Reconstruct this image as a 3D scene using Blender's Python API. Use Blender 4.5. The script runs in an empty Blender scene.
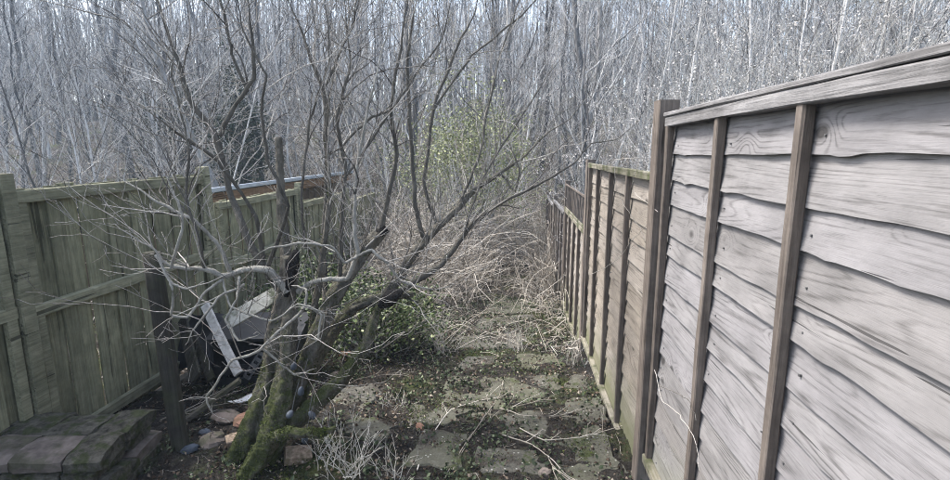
import bpy, math, random
import numpy as np
R = math.radians
rng = np.random.default_rng(7)
random.seed(7)
sc = bpy.context.scene

# ------------------------------------------------------------------ camera, sky, sun, exposure
FPX, PIT, YAW, EYE = 493.0, R(10.3), R(4.3), np.array([0.0, 0.0, 1.89])
cam_data = bpy.data.cameras.new('camera')
cam = bpy.data.objects.new('camera', cam_data)
sc.collection.objects.link(cam)
cam_data.sensor_width = 36.0
cam_data.lens = FPX / 950.0 * 36.0
cam_data.clip_start = 0.05
cam_data.clip_end = 1000
cam.location = EYE
cam.rotation_euler = (R(90) - PIT, 0, YAW)
sc.camera = cam

SUN_EL, SUN_AZ = R(55), R(284)          # azimuth of the bright part of the sky, clockwise from +Y
world = bpy.data.worlds.new('World')
sc.world = world
world.use_nodes = True
wn = world.node_tree.nodes
wl = world.node_tree.links
bg = wn['Background']
sky = wn.new('ShaderNodeTexSky')
sky.sky_type = 'NISHITA'
sky.sun_disc = False
sky.sun_elevation = SUN_EL
sky.sun_rotation = SUN_AZ
sky.air_density = 1.0
sky.dust_density = 3.0
sky.ozone_density = 1.0
hs = wn.new('ShaderNodeHueSaturation')          # thin cloud: the sky's blue is washed out
hs.inputs['Saturation'].default_value = 0.7
wl.new(sky.outputs[0], hs.inputs['Color'])
wl.new(hs.outputs[0], bg.inputs[0])
bg.inputs[1].default_value = 0.105
sun_data = bpy.data.lights.new('sun', 'SUN')
sun = bpy.data.objects.new('sun', sun_data)
sc.collection.objects.link(sun)
sun_data.energy = 1.5
sun_data.angle = R(14)
sun_data.color = (1.0, 0.96, 0.9)
from mathutils import Vector
sdir = Vector((math.sin(SUN_AZ) * math.cos(SUN_EL), math.cos(SUN_AZ) * math.cos(SUN_EL), math.sin(SUN_EL)))
sun.rotation_euler = sdir.to_track_quat('Z', 'Y').to_euler()
sc.view_settings.view_transform = 'Standard'
sc.view_settings.look = 'None'
sc.view_settings.gamma = 1.0
sc.view_settings.use_curve_mapping = False
sc.view_settings.exposure = 2.15
sc.cycles.max_bounces = 6
sc.cycles.diffuse_bounces = 3
sc.cycles.volume_bounces = 1
sc.cycles.filter_width = 1.0
sc.cycles.use_denoising = True
sc.cycles.denoising_prefilter = 'NONE'
sc.cycles.use_adaptive_sampling = False

# ------------------------------------------------------------------ helpers: points
def U(px, py, X=None, Y=None, Z=None):
    """world point seen at a spot of the picture, at a given distance or height"""
    a = (px - 475) / FPX; b = (240 - py) / FPX
    f = math.cos(PIT) + b * math.sin(PIT); z = b * math.cos(PIT) - math.sin(PIT)
    d = np.array([a * math.cos(YAW) - f * math.sin(YAW), f * math.cos(YAW) + a * math.sin(YAW), z])
    t = (X / d[0]) if X is not None else (Y / d[1]) if Y is not None else ((Z - EYE[2]) / d[2])
    return EYE + t * d

def ground_z(x, y):
    x = np.asarray(x, float); y = np.asarray(y, float)
    z = -0.10 * np.clip(y - 3.0, 0, 6.5)
    h = np.clip(y - 11.5, 0, None)
    z = z + 0.2 * (np.sqrt(h * h + 16) - 4) - 0.13 * (np.sqrt(np.clip(y - 52, 0, None) ** 2 + 25) - 5)
    z = z + 0.02 * np.clip(x - 3, 0, 40) * np.clip((y - 8) / 20, 0, 1)
    amp = 0.35 + np.clip(np.hypot(x + 0.8, y - 4) - 5, 0, 14) * 0.35
    z = z + amp * (0.022 * np.sin(3.1 * x + 1.3 * y) * np.sin(2.3 * y - 0.7 * x + 1) + 0.03 * np.sin(0.9 * x + 2 + 0.5 * y) + 0.03 * np.sin(0.8 * y - 0.6 * x))
    z = z + 0.012 * np.sin(9.1 * x + 3 * y) * np.sin(8.3 * y - 2 * x)
    # soil heaped round the tree foot
    z = z + 0.07 * np.exp(-((x + 1.45) ** 2 + (y - 2.7) ** 2) / 0.25)
    return z

def unit(v):
    return v / np.maximum(np.linalg.norm(v, axis=-1, keepdims=True), 1e-9)

# ------------------------------------------------------------------ helpers: mesh building
class MB:
    def __init__(self):
        self.v, self.q, self.t, self.a, self.n = [], [], [], [], 0
    def add(self, v, quads=None, tris=None, rnd=0.5):
        v = np.asarray(v, np.float32).reshape(-1, 3)
        self.v.append(v)
        self.a.append(np.broadcast_to(np.asarray(rnd, np.float32), (len(v),)))
        if quads is not None and len(quads): self.q.append(np.asarray(quads, np.int32) + self.n)
        if tris is not None and len(tris): self.t.append(np.asarray(tris, np.int32) + self.n)
        self.n += len(v)
        return self
    def tubes(self, P, Rd, sides=4, rnd=None, cap=False, lump=0.0):
        P = np.asarray(P, float); Rd = np.asarray(Rd, float)
        if P.ndim == 2: P = P[None]; Rd = Rd[None]
        N, n, _ = P.shape
        T = unit(np.gradient(P, axis=1))
        m = unit(P[:, -1] - P[:, 0])
        ref = np.where((np.abs(m[:, 2:3]) < 0.8), np.array([[0, 0, 1.0]]), np.array([[1.0, 0.2, 0]]))
        Uv = unit(np.cross(T, ref[:, None, :])); Vv = np.cross(T, Uv)
        if cap:
            P = np.concatenate([P, P[:, -1:] + T[:, -1:] * 0.004], 1); Rd = np.concatenate([Rd, Rd[:, -1:] * 0.02], 1)
            Uv = np.concatenate([Uv, Uv[:, -1:]], 1); Vv = np.concatenate([Vv, Vv[:, -1:]], 1); n += 1
        an = np.arange(sides) * 2 * math.pi / sides
        rr = Rd[:, :, None]
        if lump > 0:
            ph = rng.uniform(0, 6.3, (N, 1, 1)); s = np.arange(n)[None, :, None]
            rr = rr * (1 + lump * (np.sin(2 * an[None, None] + ph + 0.35 * s) + 0.7 * np.sin(3 * an[None, None] - 0.5 * s + 2 * ph) + 0.5 * rng.normal(0, 1, (N, n, sides))))
        else:
            rr = np.repeat(rr, sides, 2)
        V = P[:, :, None] + rr[..., None] * (np.cos(an)[:, None] * Uv[:, :, None] + np.sin(an)[:, None] * Vv[:, :, None])
        i = np.arange(n - 1)[:, None] * sides; j = np.arange(sides)[None]
        j2 = (j + 1) % sides
        q = np.stack([i + j, i + j2, i + sides + j2, i + sides + j], -1).reshape(-1, 4)
        q = (np.arange(N)[:, None, None] * n * sides + q[None]).reshape(-1, 4)
        r = rng.random(N) if rnd is None else np.broadcast_to(rnd, (N,))
        return self.add(V.reshape(-1, 3), q, None, np.repeat(r, n * sides))
    def box(self, c, s, rot=None, taper=1.0):
        o = np.array([[-1, -1, -1], [1, -1, -1], [1, 1, -1], [-1, 1, -1], [-1, -1, 1], [1, -1, 1], [1, 1, 1], [-1, 1, 1]], float) * 0.5
        o[4:, :2] *= taper
        o = o * np.array(s)
        if rot is not None: o = o @ np.array(rot).T
        return self.add(o + np.array(c), [[0, 3, 2, 1], [4, 5, 6, 7], [0, 1, 5, 4], [1, 2, 6, 5], [2, 3, 7, 6], [3, 0, 4, 7]])
    def leaves(self, C, L, W, up=0.3, rnd=None, droop=0.0):
        C = np.asarray(C, float); N = len(C)
        L = np.broadcast_to(L, (N,))[:, None]; W = np.broadcast_to(W, (N,))[:, None]
        d = rng.normal(0, 1, (N, 3)); d[:, 2] = d[:, 2] * 0.6 + up; d = unit(d)
        s = unit(np.cross(d, rng.normal(0, 1, (N, 3)))); nn = np.cross(d, s)
        V = np.stack([C, C + d * L * 0.5 + s * W * 0.5 + nn * W * 0.15, C + d * L - nn * L * droop, C + d * L * 0.5 - s * W * 0.5 + nn * W * 0.15], 1)
        q = np.arange(N * 4).reshape(N, 4)
        t = np.concatenate([q[:, [0, 1, 2]], q[:, [0, 2, 3]]])
        r = rng.random(N) if rnd is None else rnd
        return self.add(V.reshape(-1, 3), None, t, np.repeat(r, 4))
    def build(self, name, mat, parent=None, smooth=True):
        me = bpy.data.meshes.new(name)
        V = np.concatenate(self.v) if self.v else np.zeros((0, 3), np.float32)
        Q = np.concatenate(self.q) if self.q else np.zeros((0, 4), np.int32)
        T = np.concatenate(self.t) if self.t else np.zeros((0, 3), np.int32)
        me.vertices.add(len(V)); me.vertices.foreach_set('co', V.ravel())
        me.loops.add(len(Q) * 4 + len(T) * 3)
        me.loops.foreach_set('vertex_index', np.concatenate([Q.ravel(), T.ravel()]).astype(np.int32))
        me.polygons.add(len(Q) + len(T))
        st = np.concatenate([np.arange(len(Q)) * 4, len(Q) * 4 + np.arange(len(T)) * 3]).astype(np.int32)
        me.polygons.foreach_set('loop_start', st)
        me.polygons.foreach_set('use_smooth', np.full(len(Q) + len(T), smooth, bool))
        me.update(calc_edges=True); me.validate()
        at = me.attributes.new('rnd', 'FLOAT', 'POINT')
        at.data.foreach_set('value', np.concatenate(self.a).astype(np.float32) if self.a else np.zeros(0, np.float32))
        o = bpy.data.objects.new(name, me)
        sc.collection.objects.link(o)
        if mat is not None: me.materials.append(mat)
        if parent is not None: o.parent = parent
        return o

def tag(o, label=None, cat=None, group=None, kind=None):
    if label: o['label'] = label
    if cat: o['category'] = cat
    if group: o['group'] = group
    if kind: o['kind'] = kind
    return o

def thing(name, label, cat, loc=(0, 0, 0), group=None):
    o = bpy.data.objects.new(name, None)
    o.empty_display_size = 0.1
    sc.collection.objects.link(o)
    o.location = loc
    return tag(o, label, cat, group)

def copy_tree(o, parent=None):
    c = o.copy(); sc.collection.objects.link(c); c.parent = parent
    for ch in o.children: copy_tree(ch, c)
    return c

def rotm(ax, ay, az):
    cx, sx, cy, sy, cz, sz = math.cos(ax), math.sin(ax), math.cos(ay), math.sin(ay), math.cos(az), math.sin(az)
    return np.array([[cz, -sz, 0], [sz, cz, 0], [0, 0, 1]]) @ np.array([[cy, 0, sy], [0, 1, 0], [-sy, 0, cy]]) @ np.array([[1, 0, 0], [0, cx, -sx], [0, sx, cx]])

# ------------------------------------------------------------------ helpers: materials
class M:
    def __init__(self, name, rough=0.85, spec=0.25):
        self.m = bpy.data.materials.new(name); self.m.use_nodes = True
        self.n = self.m.node_tree.nodes; self.l = self.m.node_tree.links
        self.b = self.n['Principled BSDF']
        self.b.inputs['Roughness'].default_value = rough
        self.b.inputs['Specular IOR Level'].default_value = spec
        self.tc = self.n.new('ShaderNodeTexCoord')
    def link(self, a, b): self.l.new(a, b)
    def val(self, inp, v):
        if hasattr(v, 'node'): self.link(v, inp)
        else: inp.default_value = v
    def math(self, op, a, b=0.0, clamp=False):
        x = self.n.new('ShaderNodeMath'); x.operation = op; x.use_clamp = clamp
        self.val(x.inputs[0], a); self.val(x.inputs[1], b); return x.outputs[0]
    def vec(self, op, a, b):
        x = self.n.new('ShaderNodeVectorMath'); x.operation = op
        self.val(x.inputs[0], a); self.val(x.inputs[1], b); return x.outputs[0]
    def co(self, scale=(1, 1, 1), which='Object', rand=0.0):
        c = self.tc.outputs[which] if which != 'World' else self.n.new('ShaderNodeNewGeometry').outputs['Position']
        if rand:
            oi = self.n.new('ShaderNodeObjectInfo')
            c = self.vec('ADD', c, self.vec('MULTIPLY', oi.outputs['Random'], (rand, rand * 0.7, rand * 1.3)))
        return self.vec('MULTIPLY', c, scale)
    def noise(self, co, scale=5, detail=4, rough=0.55, dist=0.0):
        x = self.n.new('ShaderNodeTexNoise'); self.link(co, x.inputs['Vector'])
        x.inputs['Scale'].default_value = scale; x.inputs['Detail'].default_value = detail
        x.inputs['Roughness'].default_value = rough; x.inputs['Distortion'].default_value = dist
        return x.outputs['Fac']
    def voro(self, co, scale=5, feature='F1'):
        x = self.n.new('ShaderNodeTexVoronoi'); x.feature = feature
        self.link(co, x.inputs['Vector']); x.inputs['Scale'].default_value = scale
        return x.outputs['Distance']
    def ramp(self, f, stops):
        x = self.n.new('ShaderNodeValToRGB'); e = x.color_ramp.elements
        while len(e) < len(stops): e.new(0.5)
        for k, (p, c) in enumerate(stops):
            e[k].position = p
            e[k].color = (c, c, c, 1) if isinstance(c, (int, float)) else (*c, 1)
        self.link(f, x.inputs[0]); return x.outputs[0]
    def mix(self, f, a, b, mode='MIX'):
        x = self.n.new('ShaderNodeMix'); x.data_type = 'RGBA'; x.blend_type = mode
        self.val(x.inputs[0], f)
        for i, c in ((6, a), (7, b)):
            if isinstance(c, tuple): x.inputs[i].default_value = (*c, 1)
            else: self.link(c, x.inputs[i])
        return x.outputs[2]
    def attr(self, name='rnd'):
        x = self.n.new('ShaderNodeAttribute'); x.attribute_name = name; return x.outputs['Fac']
    def orand(self): return self.n.new('ShaderNodeObjectInfo').outputs['Random']
    def sep(self, v, k):
        x = self.n.new('ShaderNodeSeparateXYZ'); self.link(v, x.inputs[0]); return x.outputs[k]
    def normal(self): return self.n.new('ShaderNodeNewGeometry').outputs['Normal']
    def color(self, c): self.val(self.b.inputs['Base Color'], (*c, 1) if isinstance(c, tuple) else c); return self
    def bump(self, h, strength=0.5, dist=0.02):
        x = self.n.new('ShaderNodeBump'); x.inputs['Strength'].default_value = strength; x.inputs['Distance'].default_value = dist
        self.link(h, x.inputs['Height']); self.link(x.outputs[0], self.b.inputs['Normal']); return self

MOSS1, MOSS2 = (0.018, 0.024, 0.008), (0.066, 0.083, 0.025)

def wood_lap(name, pale, dark, algae=0.0):
    """weathered sawn softwood, grain along local Y"""
    m = M(name, 0.8, 0.2)
    c = m.co(rand=31.0)
    kn = m.voro(m.vec('MULTIPLY', c, (0.0, 3.0, 4.6)), 1.0)
    near = m.ramp(kn, [(0.0, 1.0), (0.33, 0.0)])
    big = m.noise(m.vec('MULTIPLY', c, (1, 0.28, 4.2)), 1.5, 1, 0.4, 0.0)
    big = m.math('ADD', big, m.math('MULTIPLY', m.math('POWER', near, 1.6), 0.22))
    lines = m.math('POWER', m.math('ADD', m.math('MULTIPLY', m.math('SINE', m.math('MULTIPLY', big, 170.0)), 0.5), 0.5), 3.0)
    lines = m.math('MULTIPLY', lines, m.ramp(m.noise(m.vec('MULTIPLY', c, (1, 1.5, 6)), 2.0, 3), [(0.35, 0.15), (0.65, 1.0)]))
    fib = m.noise(m.vec('MULTIPLY', c, (4, 7.0, 380.0)), 1.0, 3, 0.7)
    fine = m.math('ADD', m.math('MULTIPLY', m.noise(m.vec('MULTIPLY', c, (4, 9.0, 170.0)), 1.0, 4, 0.7), 0.62), m.math('MULTIPLY', fib, 0.38))
    knot = m.ramp(kn, [(0.06, 1.0), (0.12, 0.0)])
    g = m.math('SUBTRACT', fine, m.math('MULTIPLY', lines, 0.26))
    col = m.ramp(g, [(0.12, dark), (0.47, pale)])
    tone = m.ramp(m.noise(m.vec('MULTIPLY', c, (1, 1.6, 4)), 2.2, 5, 0.65), [(0.28, 0.66), (0.70, 1.12)])
    col = m.mix(1.0, col, tone, 'MULTIPLY')
    ot = m.ramp(m.orand(), [(0.0, (0.84, 0.82, 0.79)), (0.5, (1, 1, 1)), (1.0, (1.0, 1.0, 1.03))])
    col = m.mix(1.0, col, ot, 'MULTIPLY')
    col = m.mix(m.math('MULTIPLY', knot, 0.85), col, tuple(x * 0.5 for x in dark))
    crk = m.ramp(m.noise(m.vec('MULTIPLY', c, (1, 1.6, 55.0)), 1.0, 2, 0.5), [(0.70, 0.0), (0.72, 1.0)])
    col = m.mix(m.math('MULTIPLY', crk, 0.7), col, tuple(x * 0.3 for x in dark))
    if algae > 0:
        w = m.co(which='World')
        z = m.sep(w, 2)
        nz = m.noise(w, 3.0, 4)
        f = m.math('MULTIPLY', m.math('SUBTRACT', m.math('ADD', 0.14, m.math('MULTIPLY', nz, 0.75)), m.math('ADD', z, m.math('MULTIPLY', m.math('MAXIMUM', m.math('SUBTRACT', m.sep(w, 1), 3.0), 0.0), 0.1))), 2.2 * algae, True)
        col = m.mix(m.math('MULTIPLY', f, 0.8), col, (0.15, 0.158, 0.088))
    m.color(col)
    h = m.math('ADD', m.math('ADD', m.math('MULTIPLY', lines, -0.12), m.math('MULTIPLY', fine, 0.5)), m.math('MULTIPLY', m.ramp(kn, [(0.02, 1.0), (0.16, 0.0)]), 0.8))
    m.bump(m.math('SUBTRACT', h, crk), 0.45, 0.005)
    return m.m

def wood_rail(name, pale, dark, along=1, moss=0.0):
    m = M(name, 0.85, 0.15)
    c = m.co(rand=13.0)
    s = [60.0, 60.0, 60.0]; s[along] = 3.0
    f = m.noise(m.vec('MULTIPLY', c, tuple(s)), 1.0, 4, 0.6, 0.4)
    t = m.noise(c, 4.0, 3)
    col = m.ramp(m.math('ADD', m.math('MULTIPLY', f, 0.7), m.math('MULTIPLY', t, 0.4)), [(0.35, dark), (0.75, pale)])
    col = m.mix(1.0, col, m.ramp(m.orand(), [(0, 0.75), (1, 1.1)]), 'MULTIPLY')
    if moss > 0:
        mm = m.math('MULTIPLY', m.ramp(m.noise(m.co(which='World'), 7.0, 5), [(0.42, 0.0), (0.62, 1.0)]), moss)
        col = m.mix(mm, col, m.mix(t, MOSS1, MOSS2))
    s2 = [26.0, 26.0, 26.0]; s2[along] = 0.9
    cr = m.ramp(m.noise(m.vec('MULTIPLY', c, tuple(s2)), 1.0, 3, 0.5), [(0.655, 0.0), (0.675, 1.0)])
    col = m.mix(m.math('MULTIPLY', cr, 0.75), col, tuple(x * 0.3 for x in dark))
    st = m.noise(m.vec('MULTIPLY', c, (9, 9, 9)), 1.0, 5, 0.7)
    col = m.mix(1.0, col, m.ramp(st, [(0.3, 0.72), (0.65, 1.08)]), 'MULTIPLY')
    m.color(col).bump(m.math('SUBTRACT', m.math('ADD', f, m.math('MULTIPLY', st, 0.6)), cr), 0.7, 0.008)
    return m.m

def bark(name, pale, dark, moss=0.0, mz=1.0, scale=1.0, rnd=True):
    m = M(name, 0.9, 0.12)
    c = m.co()
    f = m.noise(m.vec('MULTIPLY', c, (22 * scale, 22 * scale, 5 * scale)), 1.0, 5, 0.65, 0.8)
    t = m.noise(c, 3.0 * scale, 3)
    k = m.math('ADD', m.math('MULTIPLY', f, 0.65), m.math('MULTIPLY', t, 0.35))
    if rnd: k = m.math('ADD', k, m.math('MULTIPLY', m.math('SUBTRACT', m.attr(), 0.5), 0.6))
    col = m.ramp(k, [(0.25, dark), (0.7, pale)])
    if moss > 0:
        nz = m.sep(m.normal(), 2)
        z = m.sep(m.co(which='World'), 2)
        a = m.math('ADD', m.math('MULTIPLY', m.noise(c, 7.0, 5, 0.65), 0.6), m.math('MULTIPLY', m.noise(c, 38.0, 4, 0.7), 0.4))
        q = m.math('ADD', m.math('ADD', m.math('MULTIPLY', a, 2.2), m.math('MULTIPLY', nz, 0.35)), m.math('MULTIPLY', z, -0.8 / mz))
        mm = m.math('MULTIPLY', m.ramp(m.math('MULTIPLY', q, 0.5), [(0.32, 0.0), (0.55, 1.0)]), moss)
        col = m.mix(mm, col, m.mix(f, MOSS1, MOSS2))
    m.color(col).bump(m.math('ADD', f, m.math('MULTIPLY', m.noise(c, 90.0 * scale, 3, 0.7), 0.4)), 1.0, 0.02)
    return m.m

def attr_mat(name, stops, rough=0.8, spec=0.2, trans=0.0):
    m = M(name, rough, spec)
    m.color(m.ramp(m.attr(), stops))
    if trans: m.b.inputs['Transmission Weight'].default_value = 0.0
    return m.m

MAT = {}
MAT['fence_silver'] = wood_lap('fence_silver', (0.250, 0.241, 0.240), (0.080, 0.075, 0.073), 0.7)
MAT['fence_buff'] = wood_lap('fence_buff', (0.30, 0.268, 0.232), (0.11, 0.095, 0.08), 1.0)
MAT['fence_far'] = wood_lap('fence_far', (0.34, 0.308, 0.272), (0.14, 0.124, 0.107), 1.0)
MAT['batten'] = wood_rail('batten', (0.205, 0.176, 0.153), (0.08, 0.066, 0.057), 2)
MAT['batten_end'] = wood_rail('rail_pale', (0.27, 0.262, 0.262), (0.10, 0.096, 0.095), 1)
MAT['post'] = wood_rail('post_wood', (0.235, 0.20, 0.172), (0.095, 0.078, 0.066), 2)
MAT['rail_moss'] = wood_rail('rail_moss', (0.36, 0.33, 0.28), (0.18, 0.17, 0.12), 1, 0.85)
MAT['green_board'] = wood_rail('green_board', (0.35, 0.342, 0.232), (0.13, 0.13, 0.083), 2, 0.12)
MAT['green_rail'] = wood_rail('green_rail', (0.37, 0.36, 0.25), (0.15, 0.148, 0.10), 1, 0.15)
MAT['dark_wood'] = wood_rail('dark_wood', (0.075, 0.07, 0.06), (0.025, 0.022, 0.02), 2, 0.3)
MAT['grey_wood'] = wood_rail('grey_wood', (0.18, 0.165, 0.14), (0.06, 0.055, 0.045), 0, 0.6)

# soil
m = M('soil', 0.95, 0.15)
w = m.co(which='World')
n1 = m.noise(w, 1.4, 5, 0.6); n2 = m.noise(w, 9.0, 6, 0.7); n3 = m.noise(w, 55.0, 4, 0.7)
soil = m.ramp(m.math('ADD', m.math('MULTIPLY', n2, 0.55), m.math('MULTIPLY', n3, 0.5)), [(0.38, (0.009, 0.008, 0.007)), (0.56, (0.034, 0.030, 0.026)), (0.72, (0.13, 0.118, 0.105))])
litter = m.ramp(m.math('ADD', m.math('MULTIPLY', n2, 0.4), m.math('MULTIPLY', n3, 0.6)), [(0.36, (0.018, 0.015, 0.013)), (0.54, (0.07, 0.058, 0.048)), (0.74, (0.22, 0.19, 0.165))])
y = m.sep(w, 1)
fl = m.ramp(m.math('ADD', m.math('MULTIPLY', m.math('SUBTRACT', y, 5.0), 0.12), m.math('MULTIPLY', m.math('SUBTRACT', n1, 0.5), 0.8)), [(0.1, 0.0), (0.6, 1.0)])
col = m.mix(fl, soil, litter)
ms = m.math('MULTIPLY', m.ramp(m.math('ADD', m.math('MULTIPLY', n1, 0.7), m.math('MULTIPLY', n2, 0.4)), [(0.55, 0.0), (0.66, 1.0)]), 0.85)
col = m.mix(ms, col, m.mix(n3, MOSS1, MOSS2))
m.color(col).bump(m.math('ADD', n2, m.math('MULTIPLY', n3, 0.6)), 0.9, 0.03)
MAT['soil'] = m.m

# paving
m = M('paving', 0.9, 0.2)
w = m.co(which='World')
n1 = m.noise(w, 2.2, 5, 0.65); n2 = m.noise(w, 14.0, 5, 0.7); n3 = m.noise(w, 90.0, 3, 0.7)
col = m.ramp(m.math('ADD', m.math('MULTIPLY', n2, 0.6), m.math('MULTIPLY', n3, 0.4)), [(0.3, (0.04, 0.038, 0.032)), (0.52, (0.10, 0.096, 0.082)), (0.75, (0.175, 0.17, 0.15))])
col = m.mix(m.ramp(m.math('ADD', m.math('MULTIPLY', n1, 0.7), m.math('MULTIPLY', m.orand(), 0.35)), [(0.42, 0.0), (0.72, 0.6)]), col, (0.085, 0.09, 0.052))
col = m.mix(m.ramp(m.noise(w, 5.0, 5, 0.7), [(0.56, 0.0), (0.64, 0.9)]), col, m.mix(n2, MOSS1, MOSS2))
dirt = m.math('ADD', m.math('MULTIPLY', m.noise(w, 3.4, 6, 0.7), 0.7), m.math('MULTIPLY', n2, 0.3))
col = m.mix(m.ramp(dirt, [(0.52, 0.0), (0.58, 0.9)]), col, m.ramp(n3, [(0.35, (0.018, 0.015, 0.012)), (0.65, (0.075, 0.065, 0.055))]))
col = m.mix(m.math('MULTIPLY', m.ramp(m.voro(w, 28.0), [(0.12, 1.0), (0.2, 0.0)]), m.ramp(m.noise(w, 6.0, 2), [(0.5, 0.0), (0.56, 0.8)])), col, (0.42, 0.42, 0.38))
m.color(col).bump(m.math('ADD', n2, m.math('MULTIPLY', n3, 0.4)), 0.5, 0.012)
MAT['paving'] = m.m

MAT['bark_old'] = bark('bark_old', (0.20, 0.185, 0.155), (0.022, 0.020, 0.017), 0.9, 1.2)
MAT['bark_backlit'] = bark('bark_backlit', (0.17, 0.16, 0.14), (0.028, 0.026, 0.023), 0.35, 1.5)  # backlit darkness of the upper limbs put into the bark colour
MAT['bark_lit'] = bark('bark_lit', (0.46, 0.445, 0.40), (0.11, 0.105, 0.092), 0.25, 1.5)  # same bark, with the lit look of the lower limbs painted in
MAT['twig'] = bark('twig_bark', (0.46, 0.435, 0.40), (0.07, 0.064, 0.058), 0.0)
MAT['wood_trunk'] = bark('wood_trunk', (0.55, 0.545, 0.54), (0.10, 0.098, 0.10), 0.25, 6.0, 0.5)
MAT['wood_trunk_dark'] = bark('wood_trunk_dark', (0.16, 0.15, 0.15), (0.045, 0.042, 0.042), 0.3, 6.0, 0.5)
MAT['wood_twig'] = bark('wood_twig', (0.60, 0.59, 0.58), (0.065, 0.062, 0.062), 0.0, 1, 0.5)
MAT['pale_cane'] = attr_mat('pale_cane', [(0, (0.08, 0.068, 0.055)), (0.3, (0.27, 0.24, 0.20)), (0.75, (0.50, 0.455, 0.395)), (1, (0.66, 0.62, 0.56))])
MAT['white_cane'] = attr_mat('white_cane', [(0, (0.40, 0.37, 0.33)), (1, (0.62, 0.6, 0.55))])
MAT['charred'] = bark('charred', (0.035, 0.032, 0.03), (0.008, 0.008, 0.008), 0.0)
MAT['dead_leaf'] = attr_mat('dead_leaf', [(0, (0.025, 0.018, 0.013)), (0.45, (0.085, 0.06, 0.042)), (0.8, (0.20, 0.155, 0.115)), (1.0, (0.42, 0.37, 0.31))])
MAT['bush_leaf'] = attr_mat('bush_leaf', [(0, (0.02, 0.035, 0.012)), (0.5, (0.06, 0.09, 0.028)), (0.82, (0.14, 0.18, 0.062)), (1.0, (0.33, 0.35, 0.19))], 0.5, 0.4)
MAT['bud_leaf'] = attr_mat('bud_leaf', [(0, (0.12, 0.135, 0.065)), (0.6, (0.25, 0.27, 0.13)), (1.0, (0.38, 0.40, 0.21))], 0.6, 0.3)
MAT['weed_leaf'] = attr_mat('weed_leaf', [(0, (0.025, 0.036, 0.018)), (0.6, (0.055, 0.075, 0.036)), (1.0, (0.14, 0.165, 0.095))], 0.6, 0.3)
MAT['moss_blade'] = attr_mat('moss_blade', [(0, MOSS1), (0.7, MOSS2), (1.0, (0.12, 0.15, 0.03))])
MAT['dark_leaf'] = attr_mat('dark_leaf', [(0, (0.012, 0.02, 0.012)), (1.0, (0.04, 0.06, 0.03))], 0.5, 0.4)
MAT['seed_fluff'] = attr_mat('seed_fluff', [(0, (0.30, 0.28, 0.27)), (1.0, (0.58, 0.56, 0.54))])

def plain(name, a, b, scale=8.0, rough=0.8, spec=0.2, moss=0.0, bumpd=0.006, dist=0.0):
    m = M(name, rough, spec)
    c = m.co(rand=5.0)
    n = m.noise(c, scale, 5, 0.65, dist)
    col = m.ramp(n, [(0.3, a), (0.7, b)])
    if moss: col = m.mix(m.math('MULTIPLY', m.ramp(m.noise(c, scale * 0.7, 4), [(0.48, 0.0), (0.6, 1.0)]), moss), col, m.mix(n, MOSS1, MOSS2))
    m.color(col).bump(n, 0.6, bumpd)
    return m.m
MAT['brick'] = plain('brick', (0.13, 0.095, 0.07), (0.36, 0.28, 0.21), 40, 0.9, 0.2, 0.35, 0.01)
MAT['brick_red'] = plain('brick_red', (0.16, 0.085, 0.06), (0.30, 0.18, 0.13), 25, 0.9, 0.2, 0.3)
MAT['stone'] = plain('stone', (0.09, 0.075, 0.065), (0.24, 0.20, 0.175), 12, 0.9, 0.2, 0.5)
MAT['wall_stone'] = plain('wall_stone', (0.03, 0.028, 0.023), (0.15, 0.14, 0.115), 22, 0.95, 0.1, 0.7, 0.03)
MAT['white_paint'] = plain('white_paint', (0.30, 0.29, 0.27), (0.62, 0.61, 0.59), 22, 0.7, 0.3)
MAT['white_moss'] = plain('white_moss', (0.25, 0.25, 0.21), (0.55, 0.54, 0.49), 14, 0.8, 0.2, 0.8)
MAT['paper'] = plain('paper', (0.7, 0.7, 0.7), (0.85, 0.85, 0.86), 10, 0.7)
MAT['black_plastic'] = plain('black_plastic', (0.010, 0.010, 0.011), (0.028, 0.028, 0.030), 9, 0.55, 0.4)
MAT['steel'] = plain('steel', (0.05, 0.05, 0.052), (0.14, 0.14, 0.14), 20, 0.5, 0.5)
MAT['ornament'] = plain('ornament', (0.035, 0.045, 0.06), (0.085, 0.10, 0.125), 14, 0.6, 0.3)
MAT['gutter'] = plain('gutter', (0.26, 0.29, 0.33), (0.46, 0.50, 0.55), 6, 0.5, 0.4)
MAT['felt'] = plain('felt', (0.035, 0.037, 0.04), (0.085, 0.088, 0.092), 14, 0.9, 0.2, 0.3)
MAT['fascia'] = wood_rail('fascia', (0.30, 0.20, 0.13), (0.15, 0.095, 0.06), 1)
MAT['shed_wall'] = wood_rail('shed_wall', (0.17, 0.13, 0.095), (0.08, 0.06, 0.045), 2)

# ------------------------------------------------------------------ the ground
def spaced(a, b, fa, fb, fine, coarse):
    lo = []; x = fa
    while x > a: lo.append(x); x -= fine + (fa - x) * coarse
    hi = []; x = fb
    while x < b: hi.append(x); x += fine + (x - fb) * coarse
    return np.array(sorted(lo + [a]) + list(np.arange(fa + fine, fb, fine)) + hi + [b])
xs = spaced(-92, 92, -4.0, 1.2, 0.045, 0.12); ys = spaced(-18, 125, 1.6, 8.0, 0.045, 0.1)
gx, gy = np.meshgrid(xs, ys)
gz = ground_z(gx, gy) + np.where((gx > -4.2) & (gx < 1.4) & (gy < 9), rng.normal(0, 0.010, gx.shape), 0)
nx, ny = len(xs), len(ys)
ii = (np.arange(ny - 1)[:, None] * nx + np.arange(nx - 1)[None]).reshape(-1)
mb = MB(); mb.add(np.stack([gx, gy, gz], -1), np.stack([ii, ii + 1, ii + nx + 1, ii + nx], -1))
tag(mb.build('ground', MAT['soil']), kind='structure')

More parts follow.
